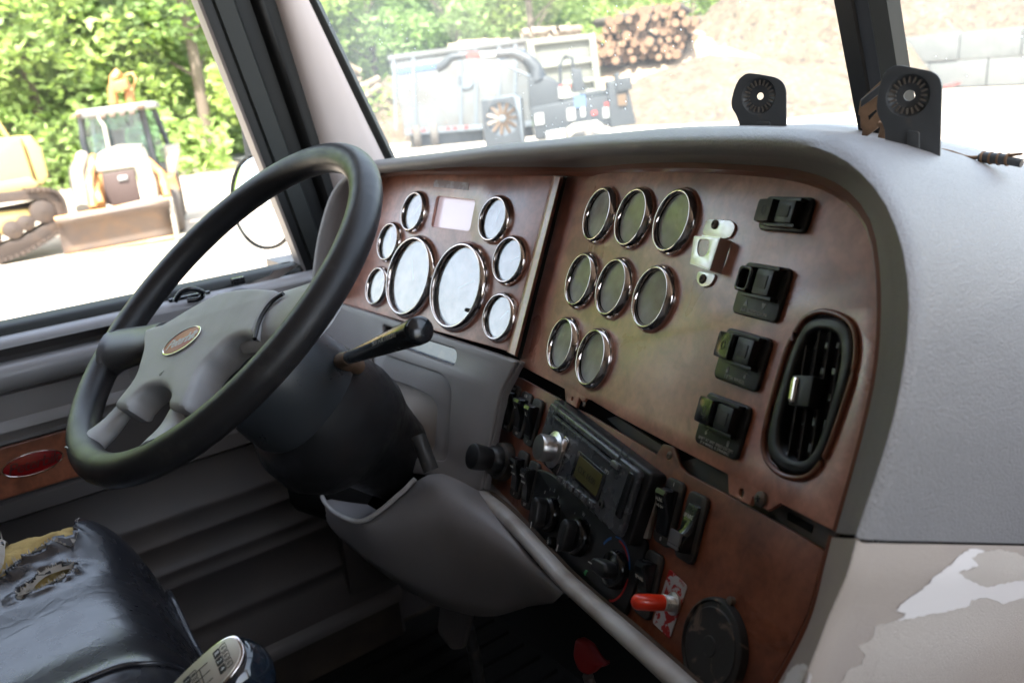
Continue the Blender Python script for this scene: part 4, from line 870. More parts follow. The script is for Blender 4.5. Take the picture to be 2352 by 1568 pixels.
b2_, fb2 = mount(o3([(1335, 740), (1345, 650), (1362, 560), (1400, 490), (1460, 452), (1510, 452), (1720, 492), (1768, 530), (1787, 595), (1772, 1120), (1395, 1060), (1392, 900), (1375, 850), (1345, 800)]), o3([(1550, 660), (1555, 805)]), .0038, o3([(1552, 895), (1635, 908), (1635, 1040), (1550, 1030)]), .60,
      'larger clean black bracket with a toothed ring beside the windshield post', (.25, -1, .05))
clp = thing('metal_clip', 'rusty brown folded metal clip with wires left of the larger bracket', 'clip', hy(1995, 260, .63))
def ypoly(name, pts, y, th, m, par, nrm=(.3, -1, 0)):
    f = Frame(hy(*pts[0], y), (1, 0, 0), nrm); return plate(name, [f.px(*p) for p in pts], -th, th, m, par, world_of(par).inverted() @ f.M, bevel=th * .2)
ypoly('clip_plate', o3([(1220, 690), (1365, 555), (1372, 640), (1345, 780), (1385, 850), (1240, 960), (1228, 950), (1235, 890), (1222, 880), (1218, 800), (1205, 790)]), .64, .003, M_BROWNM, clp)
ypoly('clip_fold', o3([(1222, 690), (1360, 580), (1362, 640), (1222, 740)]), .632, .004, M_BRKT, clp)
ypoly('clip_slot', o3([(1275, 800), (1330, 755), (1335, 770), (1280, 830)]), .634, .001, M_DARKV, clp)
for dx in (0, 12, 24): tube('wire', spline([hy(*p, .635) for p in o3([(1345 + dx, 850), (1375 + dx, 880), (1365 + dx, 930), (1350 + dx, 1000)])], 4), .0022, M_BROWNM, clp, n=8, world=True)
cab_ = thing('cable_connector', 'taped grey brown cable connector lying on the dash top at the far right', 'cable', hy(2300, 365, .66))
tube('cable', spline([hy(*p, .68) for p in o3([(1780, 1035), (1850, 1050), (1960, 1085), (2060, 1082)])], 4), .0016, M_BROWNM, cab_, n=8, world=True)
P_ = [hy(*p, .68) for p in o3([(2040, 1085), (2060, 1085), (2150, 1092), (2230, 1100), (2235, 1105), (2335, 1125)])]
tube('connector_body', P_, [.003, .0042, .0044, .0042, .0034, .0034], M_BRKT, cab_, n=12, world=True)
for k in (0, .33, .66, 1): tube('tape_ring', [P_[1].lerp(P_[3], k), P_[1].lerp(P_[3], k) + Vector((.0015, 0, 0))], .0050, M_BROWNM, cab_, n=12, world=True)
tube('connector_pin', [hy(*p, .68) for p in o3([(2230, 1072), (2340, 1060)])], [.0015, .001], M_BROWNM, cab_, n=8, world=True)

# ------------------------------------------------------------------ driver seat
seat = thing('driver_seat', 'shiny cracked black vinyl driver seat torn open to yellow foam', 'seat', Vector((-.95, -.15, -.75)))
def seat_z(x, y):
    fr_ = max(0, (y - .035) / .13); z = -.530 + .030 * math.exp(-((x + 1.13) / .06) ** 2) + .012 * math.exp(-((x + .80) / .05) ** 2)
    z -= .30 * (max(0, -1.165 - x) / .08) ** 2.2 * .25 + .10 * (max(0, x + .735) / .085) ** 2.6
    return z - .16 * min(fr_, 1) ** 3.2 - .018 * math.exp(-((y + .30) / .2) ** 2)
def px_seat(x, y):
    z = -.55
    for _ in range(6): p = hz(x, y, z); z = seat_z(max(-1.24, min(-.67, p.x)), min(p.y, .15))
    return (p.x, p.y)
tear1 = [px_seat(*p) for p in [(-70, 1330), (0, 1272), (30, 1258), (62, 1240), (96, 1222), (120, 1200), (150, 1182), (178, 1182), (192, 1202), (214, 1206), (180, 1232), (120, 1256), (60, 1282), (20, 1300), (-60, 1345)]]
tear2 = [px_seat(*p) for p in [(34, 1372), (60, 1352), (75, 1332), (96, 1308), (130, 1292), (160, 1290), (174, 1298), (172, 1312), (140, 1330), (110, 1345), (80, 1360)]]
def inside(P, x, y):
    c = False
    for i in range(len(P)):
        (x1, y1), (x2, y2) = P[i], P[i - 1]
        if (y1 > y) != (y2 > y) and x < (x2 - x1) * (y - y1) / (y2 - y1) + x1: c = not c
    return c
nx, ny = 150, 200; V = []; Fc = []
from mathutils import noise as mn
def sxy(i, j): return (-1.245 + .60 * i / nx, -.50 + .672 * j / ny)
for j in range(ny + 1):
    for i in range(nx + 1):
        x, y = sxy(i, j); z = seat_z(x, y) + .0022 * mn.noise(Vector((x * 12, y * 9, 0)))
        for tr in (tear1, tear2):
            d = min((Vector((x, y)) - Vector(p)).length for p in tr) if abs(x + 1.1) < .35 else 1
            z += .006 * math.exp(-(d / .012) ** 2) * (.6 + mn.noise(Vector((x * 90, y * 90, 3))))
        V.append((x, y, z))
for j in range(ny):
    for i in range(nx):
        x, y = sxy(i + .5, j + .5); jx = .009 * mn.noise(Vector((x * 55, y * 55, 1))); jy = .009 * mn.noise(Vector((x * 55, y * 55, 9)))
        if inside(tear1, x + jx, y + jy) or inside(tear2, x + jx, y + jy): continue
        k = j * (nx + 1) + i; Fc.append((k, k + 1, k + nx + 2, k + nx + 1))
cush = pydata('cushion_cover', V, Fc, M_SEAT, seat, world=True, smooth=80)
sm_ = cush.modifiers.new('thick', 'SOLIDIFY'); sm_.thickness = .0035; sm_.offset = -1
Vf = []; Ff = []
for j in range(0, ny + 1, 2):
    for i in range(0, nx + 1, 2):
        x, y = sxy(i, j); Vf.append((x, y, seat_z(x, y) - .014 + .010 * mn.noise(Vector((x * 30, y * 30, 5))) + .004 * mn.noise(Vector((x * 110, y * 110, 2)))))
m_ = nx // 2 + 1
for j in range(ny // 2):
    for i in range(nx // 2): k = j * m_ + i; Ff.append((k, k + 1, k + m_ + 1, k + m_))
pydata('foam', Vf, Ff, M_FOAM, seat, world=True, smooth=80)
rs_ = random.Random(3)
for tr in (tear1, tear2):     # ragged backing threads along the torn edges
    Vt = []; Ft = []
    pp = [Vector((a, b, 0)) for a, b in tr]; pp = spline(pp, 8, True)
    for i, p in enumerate(pp):
        q = pp[(i + 1) % len(pp)]; d = (q - p); nrm_ = Vector((-d.y, d.x, 0)).normalized(); w_ = rs_.uniform(.0005, .004) if rs_.random() > .2 else rs_.uniform(.004, .009); z = seat_z(p.x, p.y); z2 = seat_z(q.x, q.y); k = len(Vt)
        o_ = nrm_ * rs_.uniform(-.006, .006)
        Vt += [(p.x, p.y, z + .002), (q.x, q.y, z2 + .002), ((p + q).x / 2 + o_.x, (p + q).y / 2 + o_.y, z + .003 + w_), (p.x - nrm_.x * .004, p.y - nrm_.y * .004, z - .004), (q.x - nrm_.x * .004, q.y - nrm_.y * .004, z2 - .004)]
        Ft += [(k, k + 1, k + 2), (k, k + 3, k + 4, k + 1)]
    pydata('torn_edge', Vt, Ft, M_FELT, seat, world=True)
pip = spline([Vector((*px_seat(*p), 0)) for p in [(60, 1620), (180, 1569), (273, 1533), (333, 1526), (400, 1532), (443, 1546), (500, 1575)]], 6)
tube('piping', [(p.x, p.y, seat_z(p.x, p.y) + .0015) for p in pip], .0028, M_SEAT, seat, n=8, world=True)
boxes('seat_base', [((-.955, -.16, -.86), (.50, .56, .50))], M_DARKV, seat, world_of(seat).inverted(), bevel=.03)
boxes('seat_back', [((-.955, -.56, -.18), (.50, .14, .80), Matrix.Rotation(R_(-8), 3, 'X'))], M_SEAT, seat, world_of(seat).inverted(), bevel=.05)
# ------------------------------------------------------------------ gear shift knob
dk = ray(505, 1590).normalized(); kc = dk * .68
kn_n = Vector((.02, -.50, .86)).normalized(); kn_l = Vector((.12, .86, .45)); fk = Frame(kc, kn_l, kn_n)
gk = thing('gear_knob', 'glossy dark gear shift knob with a silver plate printed with the shift pattern', 'gear knob', fk.M @ Matrix.Scale(.88, 4))
rows = []
for k in range(0, 13):
    ph = -math.pi / 2 + math.pi * k / 12; z = math.sin(ph) * .034; s = max(math.cos(ph), .02) ** .62
    rows.append([(.047 * s * math.copysign(abs(math.cos(a)) ** .75, math.cos(a)), .031 * s * math.copysign(abs(math.sin(a)) ** .85, math.sin(a)), min(z, .021)) for a in [2 * math.pi * i / 32 for i in range(32)]])
grid('knob_body', rows, mat('knob_black', (.008, .012, .018), .08, coat=.5), gk, closed=True, caps=True, smooth=80)
def supel(a, b, n=40, e=.7): return [(a * math.copysign(abs(math.cos(t)) ** e, math.cos(t)), b * math.copysign(abs(math.sin(t)) ** e, math.sin(t))) for t in [2 * math.pi * i / n for i in range(n)]]
plate('plate_rim', supel(.041, .0245), .019, .004, M_CHR, gk, bevel=.0012)
tp_ = plate('pattern_plate', supel(.0385, .0222), .0225, .0014, mat('champagne_metal', (.46, .42, .36), .35, .6), gk, bevel=.0004)
for j, (y, a, b) in enumerate(((.010, 'R', '1'), (0, '2', '3'), (-.010, '4', '5'))):
    for (x, s) in ((.016, a + ' 6'), (-.014, b + ' 8')):
        plate('pattern_box', rrect(.0062, .0085, .001, x + .0034, y), .0239, .0003, M_BLK, gk); plate('pattern_box', [rrect(.0062, .0085, .001, x - .003 + .013, y), rrect(.0054, .0077, .0008, x - .003 + .013, y)], .0239, .0003, M_BLK, gk)
        text('gear_number', s[0], .006, M_WHT, gk, T(x + .0034, y, .0243) @ RZ(-90)); text('gear_number', s[2], .006, M_BLK, gk, T(x + .010, y, .0243) @ RZ(-90))
    boxes('pattern_line', [((0, y, .0241), (.020, .0005, .0003))], M_BLK, gk)
boxes('pattern_line', [((.002, 0, .0241), (.0008, .021, .0003))], M_BLK, gk)
tube('lever_shaft', [kc - kn_n * .02, kc + Vector((.03, .0, -.15)), kc + Vector((.05, .02, -.75))], [.016, .012, .012], M_BLK, gk, n=12, world=True)
# ------------------------------------------------------------------ footwell
pd = thing('clutch_pedal', 'grey trimmed pedal hanging under the knee bolster', 'pedal', hy(1040, 1460, .52))
f_ = Frame(hy(1045, 1430, .50), (1, .1, 0), (.1, -1, .3)); plate('pedal_pad', roundpoly([f_.px(*p) for p in [(1010, 1385), (1085, 1395), (1060, 1490), (1035, 1492), (1003, 1450)]], .008), -.01, .01, M_PLASD, pd, world_of(pd).inverted() @ f_.M, bevel=.003)
tube('pedal_arm', [hy(1075, 1440, .55), hy(1090, 1500, .56), hy(1105, 1590, .58)], .010, M_DUST, pd, n=10, world=True)
rd = thing('red_valve_handle', 'dark red plastic handle glimpsed under the dash rail', 'handle', hy(1345, 1505, .46))
f_ = Frame(hy(1345, 1505, .44), (1, .1, 0), (.1, -1, .3)); plate('handle_body', roundpoly([f_.px(*p) for p in [(1322, 1462), (1352, 1480), (1368, 1510), (1392, 1530), (1372, 1532), (1352, 1552), (1328, 1540), (1315, 1505)]], .006), -.012, .014, M_ORED, rd, world_of(rd).inverted() @ f_.M, bevel=.004)
tube('handle_stem', [hy(1350, 1550, .45), hy(1372, 1620, .46)], .006, M_PLASD, rd, n=8, world=True)
fm = thing('floor_mat', 'ribbed dark rubber mat on the footwell floor', 'floor mat', Vector((-.95, .55, -1.14)))
for i in range(14): boxes('mat_rib', [((-1.40 + i * .055, .45, -1.145), (.030, .75, .012))], M_RUB, fm, world_of(fm).inverted(), bevel=.003)
boxes('mat_base', [((-1.04, .45, -1.152), (.86, .80, .006))], M_RUB, fm, world_of(fm).inverted())
# ================================================================== outside
GZ = -2.4
M_DIRT = mat('pale_dirt', (.36, .305, .245), .95, var=[(.35, (.25, .205, .16), .45, .65), (2.2, (.44, .38, .32), .5, .75)], bump=(3, .6, .03))
M_GRAVEL = mat('dark_gravel', (.10, .10, .10), .95, bump=(6, .6, .04))
V = []; Fc = []; n = 48
rr_ = [0, 6, 12, 20, 30, 45, 70, 120, 260, 500]
for r in rr_:
    for i in range(n):
        a = 2 * math.pi * i / n; V.append((r * math.cos(a), r * math.sin(a), GZ + (.05 * math.sin(r * 1.3 + i) if 6 < r < 60 else 0) - (0 if r > 1 else 0)))
for j in range(len(rr_) - 1):
    for i in range(n): k = (i + 1) % n; Fc.append((j * n + i, j * n + k, (j + 1) * n + k, (j + 1) * n + i))
tag(pydata('ground', V, Fc, M_DIRT, smooth=80), 'pale sunlit dirt yard around the truck', kind='structure')
def gp_(x, y, dz=0): return hz(x, y, GZ + dz)
q = [gp_(x, y) + Vector((0, 0, .07)) for x, y in [(400, 388), (470, 368), (560, 372), (610, 360), (610, 338), (560, 341), (470, 352), (400, 366)]]
tag(pydata('gravel_strip', q, [tuple(range(8))], M_GRAVEL), 'dark gravel strip behind the loader', kind='structure')

# --- trees
def leaf_mat(name, c, c2):
    m = mat(name, c, .65); h = mat.last; N, L, b = h['N'], h['L'], h['b']
    nn = h['noise'](.9, 3); r = h['ramp'](nn.outputs[0], [(.35, c2), (.65, c)]); L.new(r.outputs[0], b.inputs['Base Color'])
    tl = N.new('ShaderNodeBsdfTranslucent'); mx = N.new('ShaderNodeMixShader'); mx.inputs[0].default_value = .45
    g = h['mix'](r.outputs[0], (1.3, 1.4, .8), 1.0, 'MULTIPLY'); L.new(g, tl.inputs[0])
    L.new(b.outputs[0], mx.inputs[1]); L.new(tl.outputs[0], mx.inputs[2]); L.new(mx.outputs[0], N['Material Output'].inputs[0]); return m
LEAF = [leaf_mat('leaf_light', (.34, .43, .14), (.24, .32, .10)), leaf_mat('leaf_mid', (.28, .38, .125), (.18, .26, .08)), leaf_mat('leaf_deep', (.22, .325, .105), (.135, .21, .068))]
M_BARK = mat('bark', (.11, .085, .065), .9, bump=(4, .6, .03))
def crown_mesh(seed, H, Rr, nl, ls):
    r = random.Random(seed); cl = []
    for i in range(42):
        a = r.uniform(0, 6.283); t = r.uniform(.0, 1); z = H * (.06 + .94 * t); w = Rr * (math.sin(math.pi * min(1, .12 + .83 * t)) ** .7) * r.uniform(.35, 1.0); cl.append((w * math.cos(a), w * math.sin(a), z, Rr * r.uniform(.22, .42)))
    V = []; Fc = []
    for i in range(nl):
        c = cl[r.randrange(len(cl))]; d = Vector((r.gauss(0, 1), r.gauss(0, 1), r.gauss(0, 1))).normalized() * c[3] * r.uniform(.55, 1.05)
        p = Vector((c[0], c[1], c[2])) + Vector((d.x, d.y, d.z * .8)); s = ls * r.uniform(.5, 1.2)
        u = Vector((r.gauss(0, 1), r.gauss(0, 1), r.gauss(0, .6))).normalized(); v = u.orthogonal().normalized(); v.rotate(Quaternion(u, r.uniform(0, 6.28)))
        k = len(V); V += [p - u * s, p + v * s * .5, p + u * s, p - v * s * .5]; Fc.append((k, k + 1, k + 2, k + 3))
    me = bpy.data.meshes.new('crown'); me.from_pydata([tuple(v) for v in V], [], Fc); return me, cl
protos = []
for k, (H, Rr) in enumerate(((13, 4.2), (15, 4.6), (10.5, 4.0), (16, 5.0))):
    me, cl = crown_mesh(11 + k, H, Rr, 9500, .21)
    t = thing('broadleaf_tree', 'bushy sunlit green tree at the far edge of the yard', 'tree', T(0, 0, 0), 'green trees bordering the yard'); r = random.Random(k)
    cr = wrap(me, 'crown', LEAF[k % 3], t)
    rows = tube_rows([(0, 0, -.5), (.1, .05, H * .25), (-.1, .1, H * .55), (.1, 0, H * .85)], [.26, .20, .12, .03], 9); V = [p for q in rows for p in q]; m = 9; Fc = []
    for j in range(3):
        for i in range(m): kk = (i + 1) % m; Fc.append((j * m + i, j * m + kk, (j + 1) * m + kk, (j + 1) * m + i))
    tr = pydata('trunk', V, Fc, M_BARK, t, smooth=60)
    for c in cl[:12]:
        z0 = c[2] * .65; tube('limb', [(0, 0, z0), (c[0] * .5, c[1] * .5, z0 + (c[2] - z0) * .6), (c[0], c[1], c[2])], [.07, .05, .015], M_BARK, t, n=5)
    protos.append(t)
r = random.Random(21); spots = []
for ring, (d0, d1, a0, a1, st) in enumerate(((35, 40, -104, -70, 4.6), (42, 50, -106, -51, 5.0), (55, 64, -108, -40, 4.2), (70, 80, -104, -39.5, 3.6))):
    a = a0
    while a < a1:
        spots.append((a + r.uniform(-.8, .8), r.uniform(d0, d1), ring)); a += st * r.uniform(.75, 1.1)
seen_ = {}
def tree_label(a, ring):
    where = 'behind the bulldozer' if a < -84 and a > -95 else 'far to the left beyond the bulldozer' if a <= -95 else 'behind the backhoe loader' if a < -74 else 'above the dark gravel strip' if a < -66 else 'hidden behind the front pillar' if a < -62 else 'above the container trailer' if a < -52 else 'above the cream truck body' if a < -47 else 'beside the log stack'
    look = ['bushy pale green tree in the front row ', 'green leafy tree in the second row ', 'tall green tree in the third row ', 'distant tall tree in the last row '][ring]
    return look + where
for i, (a, d, ring) in enumerate(spots):
    M = T(d * math.sin(R_(a)), d * math.cos(R_(a)), GZ) @ RZ(r.uniform(0, 360)) @ Matrix.Scale(r.uniform(.85, 1.15) * (1 + .10 * ring), 4)
    src = protos[i % 4]; g = 'trees, row %s' % ('one', 'two', 'three', 'four')[ring]
    if i < 4: src.matrix_basis = M; src['label'] = tree_label(a, ring); src['group'] = g
    else: dup(src, M, tree_label(a, ring), group=g)
# low brush at the foot of the trees
V = []; Fc = []; r = random.Random(5)
for i in range(34000):
    a = r.uniform(-106, -46); d = r.uniform(31.5, 46) ; hh_ = 3.4 * (.5 + .5 * mn.noise(Vector((a * .35, d * .2, 0)))) + .5; z = GZ + r.uniform(0, hh_)
    if (a > -72 and d < 38) or a > -50: continue
    p = Vector((d * math.sin(R_(a)), d * math.cos(R_(a)), z)); s = r.uniform(.10, .26); u = Vector((r.gauss(0, 1), r.gauss(0, 1), r.gauss(0, .6))).normalized(); v = u.orthogonal().normalized(); v.rotate(Quaternion(u, r.uniform(0, 6.28))); k = len(V)
    V += [p - u * s, p + v * s * .5, p + u * s, p - v * s * .5]; Fc.append((k, k + 1, k + 2, k + 3))
me = bpy.data.meshes.new('undergrowth'); me.from_pydata([tuple(v) for v in V], [], Fc); tag(wrap(me, 'undergrowth', LEAF[1]), 'dense green undergrowth at the foot of the trees', kind='stuff')

# --- helper for machines measured on an upright plane facing the truck
def upframe(x, y, turn=0, dist=None):
    o = gp_(x, y); 
    if dist: o = o * (dist / o.length); o.z = GZ
    n = Vector((-o.x, -o.y, 0)).normalized(); n.rotate(Quaternion((0, 0, 1), R_(turn))); u = Vector((0, 0, 1)).cross(n); return Frame(o, u, n)
def ext(name, fr, pts, h, depth, m, par, bevel=.02):
    return plate(name, [fr.px(x, y, h) for x, y in pts], h - depth, depth, m, par, world_of(par).inverted() @ fr.M, bevel=bevel)
def etube(name, fr, pts, hs, rad, m, par, n=8, closed=False):
    return tube(name, [fr.w(*fr.px(x, y, h), h) for (x, y), h in zip(pts, hs)], rad, m, par, n=n, world=True, closed=closed)
M_ORN = mat('loader_orange', (.34, .15, .045), .5, var=[(3, (.50, .30, .15), .5, .7)])
M_CREAM = mat('machine_cream', (.26, .235, .19), .5)
M_CRM2 = mat('body_cream', (.145, .145, .118), .6)
M_YEL = mat('dozer_yellow', (.38, .27, .09), .5, var=[(2, (.36, .23, .10), .5, .7)])
M_RSTEEL = mat('worn_steel', (.10, .075, .058), .55, .2, var=[(3, (.13, .085, .055), .45, .65), (1.2, (.075, .06, .055), .5, .7)])
M_TRACK = mat('track_steel', (.035, .024, .018), .6, var=[(4, (.065, .042, .028), .5, .7)])
M_TYRE = mat('tyre', (.075, .065, .055), .9)
M_MBLK = mat('machine_black', (.020, .024, .028), .55)
M_GRILL = mat('brown_grille', (.055, .035, .03), .6)
M_MGLASS = glass_mat('machine_glass', 1.6, (.62, .74, .80), dust=.06)
M_CONT = mat('container_paint', (.090, .096, .098), .6, var=[(.9, (.072, .070, .064), .45, .65), (5, (.085, .065, .05), .62, .70)])
M_CONTB = mat('container_blue', (.045, .085, .16), .6)
M_RIB = mat('rib_grey', (.085, .10, .115), .6)
M_SIGR = mat('reflector_red', (.28, .03, .025), .5)
M_STICK = mat('sticker_white', (.24, .24, .23), .6)
M_AMB = mat('fan_orange', (.075, .045, .022), .5)
# --- backhoe loader
fb = upframe(275, 568, -6)
bh = thing('backhoe_loader', 'orange and cream backhoe loader with a glazed cab and a rusty front blade', 'loader', fb)
rows = []
for (y_t, h) in ((0, .22), (.12, .10), (.35, 0), (.6, -.06), (.85, -.08), (1, -.06)):
    rows.append([fb.w(*fb.px(x0 + (x1 - x0) * y_t, y0 + (y1 - y0) * y_t, h), h) for (x0, y0), (x1, y1) in [((128 + (388 - 128) * t / 6, 505 + (458 - 505) * t / 6), (150 + (403 - 150) * t / 6, 590 + (543 - 590) * t / 6)) for t in range(7)]])
o = grid('front_blade', rows, M_RSTEEL, bh, world=True, smooth=40); o.modifiers.new('t', 'SOLIDIFY').thickness = .05
etube('blade_lip', fb, [(126, 504), (389, 457)], [.12, .12], .045, M_ORN, bh); etube('blade_edge', fb, [(150, 590), (403, 543)], [.14, .14], .03, M_ORN, bh)
ext('blade_end', fb, [(385, 458), (394, 456), (411, 540), (401, 545)], .12, .45, M_CREAM, bh)
ext('grille', fb, [(233, 400), (308, 388), (324, 460), (262, 474), (240, 468)], -1.0, .1, M_GRILL, bh)
ext('grille_side', fb, [(222, 402), (234, 400), (243, 470), (232, 466)], -.98, .3, M_ORN, bh)
ext('hood', fb, [(212, 398), (226, 352), (262, 338), (320, 336), (345, 378), (352, 440), (330, 462), (308, 386), (233, 398)], -1.02, 1.3, M_CREAM, bh, .05)
ext('name_strip', fb, [(270, 405), (292, 402), (294, 413), (272, 417)], -.97, .02, M_STICK, bh)
for P, H_s in (([(190, 480), (186, 440), (178, 400), (190, 358)], (-.2, -.7, -1.1, -1.6)), ([(352, 470), (345, 420), (332, 380), (322, 350)], (-.2, -.7, -1.1, -1.6))):
    etube('loader_arm', fb, P, H_s, .12, M_CREAM, bh); 
for P in ([(215, 478), (205, 420), (214, 360)], [(385, 452), (372, 400), (340, 370)], [(232, 470), (222, 440), (222, 400)]): etube('lift_cylinder', fb, P, (-.2, -.6, -1.3), .07, M_ORN, bh)
ext('side_tank', fb, [(350, 410), (400, 402), (412, 440), (362, 452)], -1.2, .8, M_ORN, bh, .05)
ext('fender', fb, [(375, 335), (410, 332), (414, 348), (405, 400), (385, 400)], -2.2, .7, M_CREAM, bh, .05)
def wheel(par, fr, x, y, h, r, w, axis='u'):
    c = fr.w(*fr.px(x, y, h), h); c.z = GZ + r; ax_ = fr.u
    Mx = world_of(par).inverted() @ Frame(c, fr.n, ax_).M
    o = lathe('wheel', [(r * .55, -w / 2), (r * .9, -w / 2), (r, -w * .38), (r, w * .38), (r * .9, w / 2), (r * .55, w / 2)], M_TYRE, par, Mx, n=28)
    lathe('rim', [(r * .56, w * .42), (r * .5, w * .25), (r * .15, w * .2), (.001, w * .25)], M_CREAM, o, n=20)
wheel(bh, fb, 215, 500, -1.1, .42, .3); wheel(bh, fb, 398, 470, -1.1, .42, .3); wheel(bh, fb, 205, 450, -3.0, .72, .45); wheel(bh, fb, 392, 425, -3.3, .62, .40)
cb = -2.0
ext('cab_roof', fb, [(171, 263), (176, 254), (345, 232), (358, 236), (360, 247), (330, 252), (186, 274)], cb + .3, 1.7, mat('roof_grey', (.13, .13, .125), .5), bh, .03)
for P in ([(186, 272), (192, 330), (215, 408)], [(325, 252), (342, 320), (366, 415)]): etube('cab_post', fb, P, (cb, cb, cb), .065, M_MBLK, bh)
for P in ([(352, 250), (385, 330)], [(385, 330), (398, 400)]): etube('cab_post', fb, P, (cb - 1.2, cb - 1.2), .06, M_MBLK, bh)
etube('exhaust_pipe', fb, [(206, 268), (225, 268), (240, 290), (252, 350)], (cb + .2, cb + .25, cb + .3, cb + .35), .04, M_CREAM, bh)
for x in (236, 258, 281, 303): ext('work_light', fb, [(x - 7, 263 - (x - 236) * .13), (x + 7, 261 - (x - 236) * .13), (x + 7, 250 - (x - 236) * .13 + 22), (x - 7, 252 - (x - 236) * .13 + 22)], cb + .34, .08, M_RSTEEL, bh)
ext('beacon', fb, [(171, 262), (184, 260), (185, 270), (173, 272)], cb + .36, .1, M_AMB, bh); ext('beacon', fb, [(314, 243), (330, 241), (331, 250), (316, 252)], cb + .36, .1, M_AMB, bh)
ext('windshield_pane', fb, [(189, 274), (325, 254), (362, 400), (215, 400)], cb - .02, .02, M_MGLASS, bh, 0)
ext('side_pane', fb, [(332, 254), (352, 252), (392, 400), (368, 408)], cb - .3, .02, M_MGLASS, bh, 0)
ext('rear_pane', fb, [(205, 274), (325, 254), (352, 375), (222, 380)], cb - 1.4, .02, M_MGLASS, bh, 0)
ext('operator_seat', fb, [(250, 300), (285, 298), (290, 370), (256, 372)], cb - .9, .2, M_MBLK, bh, .04)
etube('steering_pole', fb, [(252, 296), (262, 306), (266, 330)], (cb - .4,) * 3, .025, M_MBLK, bh)
for P, hs in (([(262, 240), (258, 205), (262, 180), (275, 165)], (-3.9,) * 4), ([(300, 238), (296, 205), (284, 190)], (-3.9,) * 3)): etube('backhoe_boom', fb, P, hs, .10, M_ORN, bh)
etube('hydraulic_hose', fb, [(290, 215), (306, 205), (312, 180), (303, 168), (290, 172), (286, 192)], (-3.8,) * 6, .03, M_ORN, bh)
ext('boom_knuckle', fb, [(258, 188), (290, 180), (296, 205), (264, 214)], -3.7, .3, M_ORN, bh, .03)
etube('wiper', fb, [(286, 270), (297, 290)], (cb + .05,) * 2, .012, M_MBLK, bh)
# --- bulldozer at the left
fz = upframe(20, 608, 8)
dz = thing('bulldozer', 'yellow crawler bulldozer with brown steel tracks at the left edge of the yard', 'bulldozer', fz)
ext('engine_housing', fz, [(-120, 322), (30, 316), (48, 318), (82, 420), (78, 432), (-120, 470)], -.6, 1.6, M_YEL, dz, .04)
ext('rear_housing', fz, [(50, 316), (72, 312), (96, 340), (113, 404), (98, 428), (84, 420)], -.7, 1.4, M_YEL, dz, .04)
ext('deck', fz, [(-120, 440), (70, 408), (90, 420), (84, 432), (-120, 470)], -.35, 1.8, M_YEL, dz, .03)
etube('canopy_post', fz, [(-12, 270), (22, 322)], (-1.2, -1.2), .04, M_YEL, dz)
TRK = [(-120, 455), (60, 438), (118, 436), (142, 452), (154, 485), (150, 520), (120, 545), (60, 580), (0, 602), (-120, 640)]
TRI = [(-110, 480), (60, 462), (105, 458), (126, 472), (132, 492), (110, 515), (50, 548), (-110, 600)]
plate('track_band', [[fz.px(*p, -.05) for p in TRK], [fz.px(*p, -.05) for p in TRI]], -.5, .40, M_TRACK, dz, world_of(dz).inverted() @ fz.M, bevel=.01)
tp2 = spline([Vector((*fz.px(*p, 0), 0)) for p in TRK[1:9]], 5)
for i in range(len(tp2) - 1):
    a, b = tp2[i], tp2[i + 1]; c = (a + b) / 2; boxes('track_shoe', [((c.x, c.y, -.28), ((b - a).length * .80, .06, .54), Matrix.Rotation(math.atan2(b.y - a.y, b.x - a.x), 3, 'Z'))], M_TRACK, dz, world_of(dz).inverted() @ fz.M)
for (x, y, rr2) in ((98, 486, .20), (30, 528, .16), (-20, 545, .16), (60, 512, .14)):
    a, b = fz.px(x, y, -.1); lathe('track_roller', [(rr2, -.2), (rr2, .02), (rr2 * .6, .04), (.01, .05)], M_TRACK, dz, world_of(dz).inverted() @ fz.M @ T(a, b, -.1), n=20)
ext('track_frame', fz, [(-110, 500), (70, 480), (90, 500), (40, 530), (-110, 580)], -.2, .3, M_YEL, dz, .03)
ext('belly_plate', fz, [(-110, 500), (120, 455), (128, 490), (-110, 590)], -.55, .3, M_TRACK, dz, .02)
# --- container trailer
ft = upframe(1130, 338, 4, 33)
ct = thing('container_trailer', 'long pale grey container trailer with blue streaks and rusty ribs', 'trailer', ft)
ext('container_body', ft, [(893, 134), (1212, 92), (1222, 285), (930, 306)], 0, 2.4, M_CONT, ct, .03)
ext('top_rail', ft, [(890, 128), (1213, 86), (1214, 97), (891, 140)], .08, .15, M_CONT, ct, .02)
ext('blue_band', ft, [(912, 158), (1002, 147), (1003, 158), (914, 171)], .03, .02, M_CONTB, ct, 0); ext('blue_band', ft, [(1150, 124), (1214, 112), (1214, 128), (1150, 136)], .03, .02, M_CONTB, ct, 0)
for x in (900, 945, 1052, 1088, 1142, 1180): ext('side_rib', ft, [(x, 140 - (x - 893) * .13), (x + 8, 139 - (x - 893) * .13), (x + 14 - (x - 900) * .02, 300 - (x - 893) * .07), (x + 6 - (x - 900) * .02, 301 - (x - 893) * .07)], .07, .07, M_RIB, ct, .01)
ext('bottom_rail', ft, [(928, 298), (1222, 278), (1224, 290), (930, 312)], .09, .15, M_RIB, ct, .02)
for x in (944, 968, 994, 1024, 1040, 1066, 1110): ext('reflector', ft, [(x, 299 - (x - 930) * .07), (x + 10, 298 - (x - 930) * .07), (x + 10, 304 - (x - 930) * .07), (x, 305 - (x - 930) * .07)], .12, .03, M_SIGR, ct, 0)
ext('chassis', ft, [(940, 308), (1225, 288), (1226, 330), (950, 345)], -.3, 1.2, M_MBLK, ct, .02)
lathe('round_emblem', [(.30, 0), (.30, .03), (.001, .03)], M_RIB, ct, world_of(ct).inverted() @ ft.M @ T(*ft.px(1070, 186, .05), .04), n=24)
